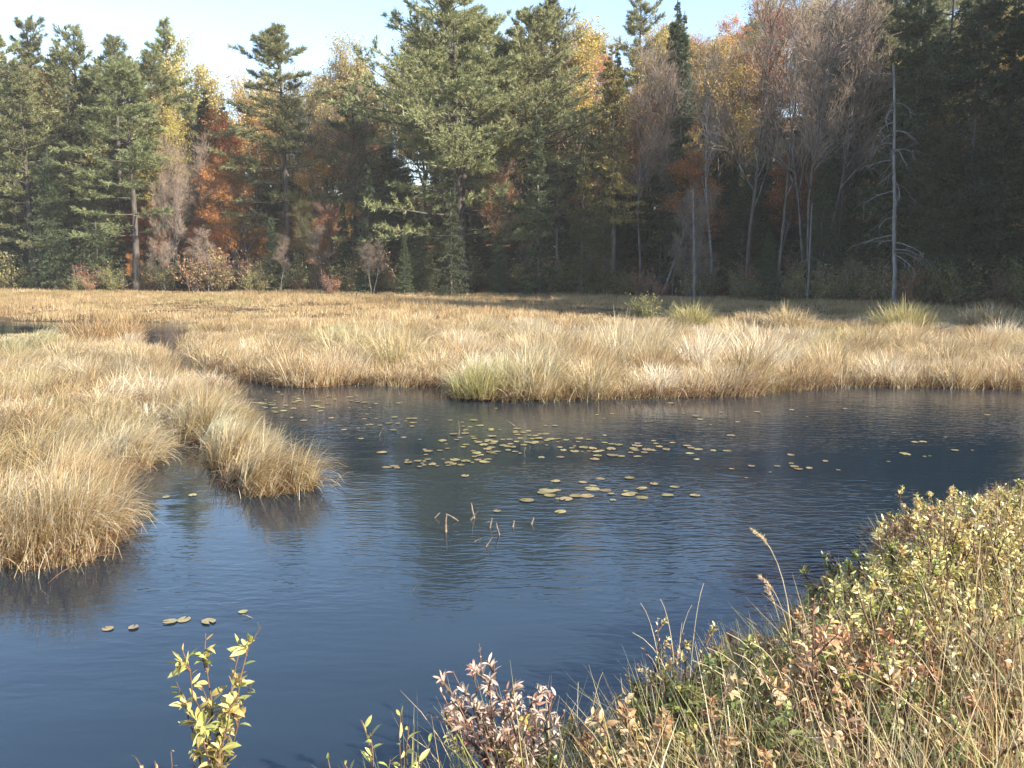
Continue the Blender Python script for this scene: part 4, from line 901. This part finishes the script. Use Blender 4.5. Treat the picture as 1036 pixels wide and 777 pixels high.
for x, y in spots:
    q = KINDS[int(rng.integers(0, len(KINDS)))]
    ppx = to_pix(np.array([x, y, .5]))[0]
    if ppx < 760 and rng.random() < .3: continue
    if y > 5.4 and rng.random() < .7: q = KINDS[int(rng.choice([0, 2]))]
    pz = vnoise(np.array([x * 1.0]), np.array([y]), .8)[0]
    if pz > .82: q = KINDS[1]
    elif pz < .2: q = ('dull green shrub', GREEN)
    if y < 4.6 and rng.random() < .25: continue
    P = shrub_paths(x, y, 15, rng.uniform(.6, 1.2), .35)
    if P is None: continue
    pl = {'cream leaved shrub': 'cream leaved shrub among the crowded bank growth at lower right', 'russet leaved shrub': 'russet leaved shrub among the crowded bank growth at lower right',
          'yellow green shrub': 'yellow green shrub among the crowded bank growth at lower right', 'dull green shrub': 'dull green shrub among the crowded bank growth at lower right'}[q[0]]
    leafy('shrub', P, rng.uniform(.052, .075), q[1], 20, pl, 'shrub', q[0] + 's crowding the near bank')

def stems_px(tops, base_px, Y, K=9, bend=.1, dY=0.1, zb=None):
    """stems whose tips are seen at the given pixels, rising from one foot on the ground"""
    out = []
    for (tx, ty) in tops:
        yy = Y + rng.normal(0, dY); tip = pos_y(tx, ty, yy); bx = pos_y(base_px, 700, Y)[0] + rng.normal(0, .03)
        g = float(ground(bx, Y)); b0 = np.array([bx, Y + rng.normal(0, .03), max(g, 0) - .03]); t = np.linspace(0, 1, K)[:, None]
        P = b0 + (tip - b0) * np.concatenate([t ** (1 + bend * 2), t, t ** (1 - bend)], 1) + np.concatenate([np.zeros((1, 3)), rng.normal(0, .008, (K - 1, 3))])
        out.append(P)
    return np.array(out)
# leafy plant at lower left: two tall leafy stems and side shoots
P = stems_px([(262, 634), (243, 655), (206, 640), (186, 655), (255, 690), (178, 690), (205, 690), (240, 700), (222, 712)], 212, 3.45, bend=.35)
leafy('leafy_plant', twiggy(P, 2, .14), .085, LIMEB, 14, 'tall yellow green leafy plant standing before open water at lower left', 'plant', upright=.75, t0=.35, asp=.36)
P = stems_px([(130, 655), (140, 765), (158, 772), (196, 768), (172, 762)], 150, 3.3, bend=.2)
leafy('leafy_plant', P[1:], .05, RUSSET, 6, 'small russet sprig at the foot of the tall leafy plant', 'plant', t0=.6)
P = stems_px([(368, 728), (378, 740), (408, 712), (414, 738), (436, 748), (330, 768), (350, 770), (395, 765), (425, 765)], 390, 3.3)
leafy('leafy_plant', P, .09, LIME, 10, 'bright lime leaved sprigs at the bottom left of the reddish shrub', 'plant', upright=.9, t0=.5, asp=.34)
P = stems_px([(485, 652), (460, 678), (442, 700), (500, 672), (520, 690), (540, 700), (565, 705), (475, 672), (452, 690), (510, 705), (530, 712), (555, 722), (435, 718), (490, 690), (548, 690), (572, 720), (467, 715), (498, 725), (520, 738), (540, 745)], 510, 3.7, bend=.25, dY=.18)
leafy('shrub', twiggy(P, 4, .22), .062, REDD, 12, 'reddish leaved shrub with pale leaf backs at bottom centre', 'shrub', upright=.8, t0=.4, asp=.3)
P = stems_px([(665, 622), (690, 640), (650, 655), (700, 655), (720, 640), (640, 690), (675, 665), (660, 690), (710, 680), (735, 660), (625, 715), (690, 700)], 680, 4.3, bend=.25, dY=.2)
leafy('shrub', twiggy(P, 4), .04, np.concatenate([REDD[:3], CREAM]), 18, 'dark stemmed shrub with small mixed leaves right of bottom centre', 'shrub', upright=.8, t0=.35)
P = stems_px([(905, 498), (925, 505), (895, 520), (940, 500), (960, 498), (915, 530), (950, 520), (975, 500), (890, 545), (930, 545)], 960, 7.0, bend=.2, dY=.25)
leafy('shrub', twiggy(P, 6, .3), .052, np.concatenate([CREAM, RUSSET[:2]]), 22, 'twiggy cream shrub reaching out over the water at right', 'shrub', upright=.8, t0=.3)
P = stems_px([(1030, 482), (1015, 495), (1038, 500), (1000, 508), (1024, 512), (1045, 488)], 1030, 6.4, bend=.2, dY=.25)
leafy('shrub', twiggy(P, 5, .25), .052, np.concatenate([LIME, CREAM]), 22, 'tall yellow green shrub at the right edge of the bank', 'shrub', upright=.8, t0=.3)
P = stems_px([(812, 580), (838, 560), (850, 575), (872, 552), (830, 590), (860, 570), (822, 600)], 860, 5.8, bend=.3, dY=.2)
leafy('shrub', twiggy(P, 4, .25), .06, GREEN, 14, 'dull green shrub with upright leaves before the dark water at right', 'shrub', upright=.9, t0=.3)
# plumed grass and arching straw
def arching(name, tops, base_px, Y, label, cat, w=.006, plume=False):
    root = None; bt = []
    for tx, ty in tops:
        tip = pos_y(tx, ty, Y + rng.normal(0, .1)); bx = pos_y(base_px, 700, Y)[0] + rng.normal(0, .05); b0 = np.array([bx, Y, max(float(ground(bx, Y)), 0) - .02])
        t = np.linspace(0, 1, 12)[:, None]; v = tip - b0
        P = b0 + np.concatenate([v[0] * t ** 2.2, v[1] * t ** 1.5, v[2] * (1.35 * t - .35 * t ** 3)], 1); bt.append(P)
    P = np.array(bt); loc = P[:, 0].mean(0); root = empty(name, loc); tag(root, label, cat); Q = P - loc
    link('stems', mesh_np('stems', [(*tubes(Q, rad(Q, np.full(len(Q), w * .5), np.full(len(Q), w * .15)), 4), None)], M_straw), root)
    if plume:
        idx = np.repeat(np.arange(len(Q)), 120); p, d = sample(Q, idx, rng.uniform(.84, 1, len(idx)))
        link('seed_head', mesh_np('seed_head', [needles(p, d, 2, .024, .004, .3, (C(.5, .36, .2), C(.62, .5, .32)), -.2)], M_shrub), root)
arching('plume_grass', [(762, 536)], 800, 4.8, 'single plumed grass stalk arching over the dark water', 'grass stalk', .008, True)
arching('plume_grass', [(776, 596), (770, 584)], 815, 4.7, 'pair of brown plumed stalks just under the tall plume', 'grass stalk', .006, True)
arching('grass_clump', [(640, 640), (648, 610), (700, 612), (690, 630), (655, 662), (712, 590), (668, 606)], 690, 4.2, 'fine curved straw stalks rising right of bottom centre', 'grass clump', .006)
arching('grass_clump', [(715, 655), (735, 640), (720, 672), (705, 690), (742, 660), (760, 650), (730, 690), (700, 668), (755, 690), (790, 680)], 800, 3.9, 'arching pale straw clump in the middle of the bank', 'grass clump', .008)
arching('grass_clump', [(585, 690), (600, 700), (610, 680), (575, 715), (622, 720), (595, 730), (565, 740), (560, 720), (632, 700)], 595, 3.6, 'thin pale straw clump right of the reddish shrub', 'grass clump', .005)

# ------------------------------------------------------------------ thin autumn air
if HAZE > 0:
    m, n, l, out = mat('autumn_haze'); v = n.new('ShaderNodeVolumePrincipled'); v.inputs['Density'].default_value = HAZE
    v.inputs['Color'].default_value = (1, .98, .95, 1); v.inputs['Anisotropy'].default_value = .0; l.new(v.outputs[0], out.inputs['Volume'])
    b0, b1 = (-950, -250, -3), (950, 1250, 64)
    V = np.array([(x, y, z) for z in (b0[2], b1[2]) for y in (b0[1], b1[1]) for x in (b0[0], b1[0])], float)
    F = np.array([(0, 2, 3, 1), (4, 5, 7, 6), (0, 1, 5, 4), (2, 6, 7, 3), (0, 4, 6, 2), (1, 3, 7, 5)])
    o = link('haze', mesh_np('haze', [(V, F, None)], m)); tag(o, kind='stuff')
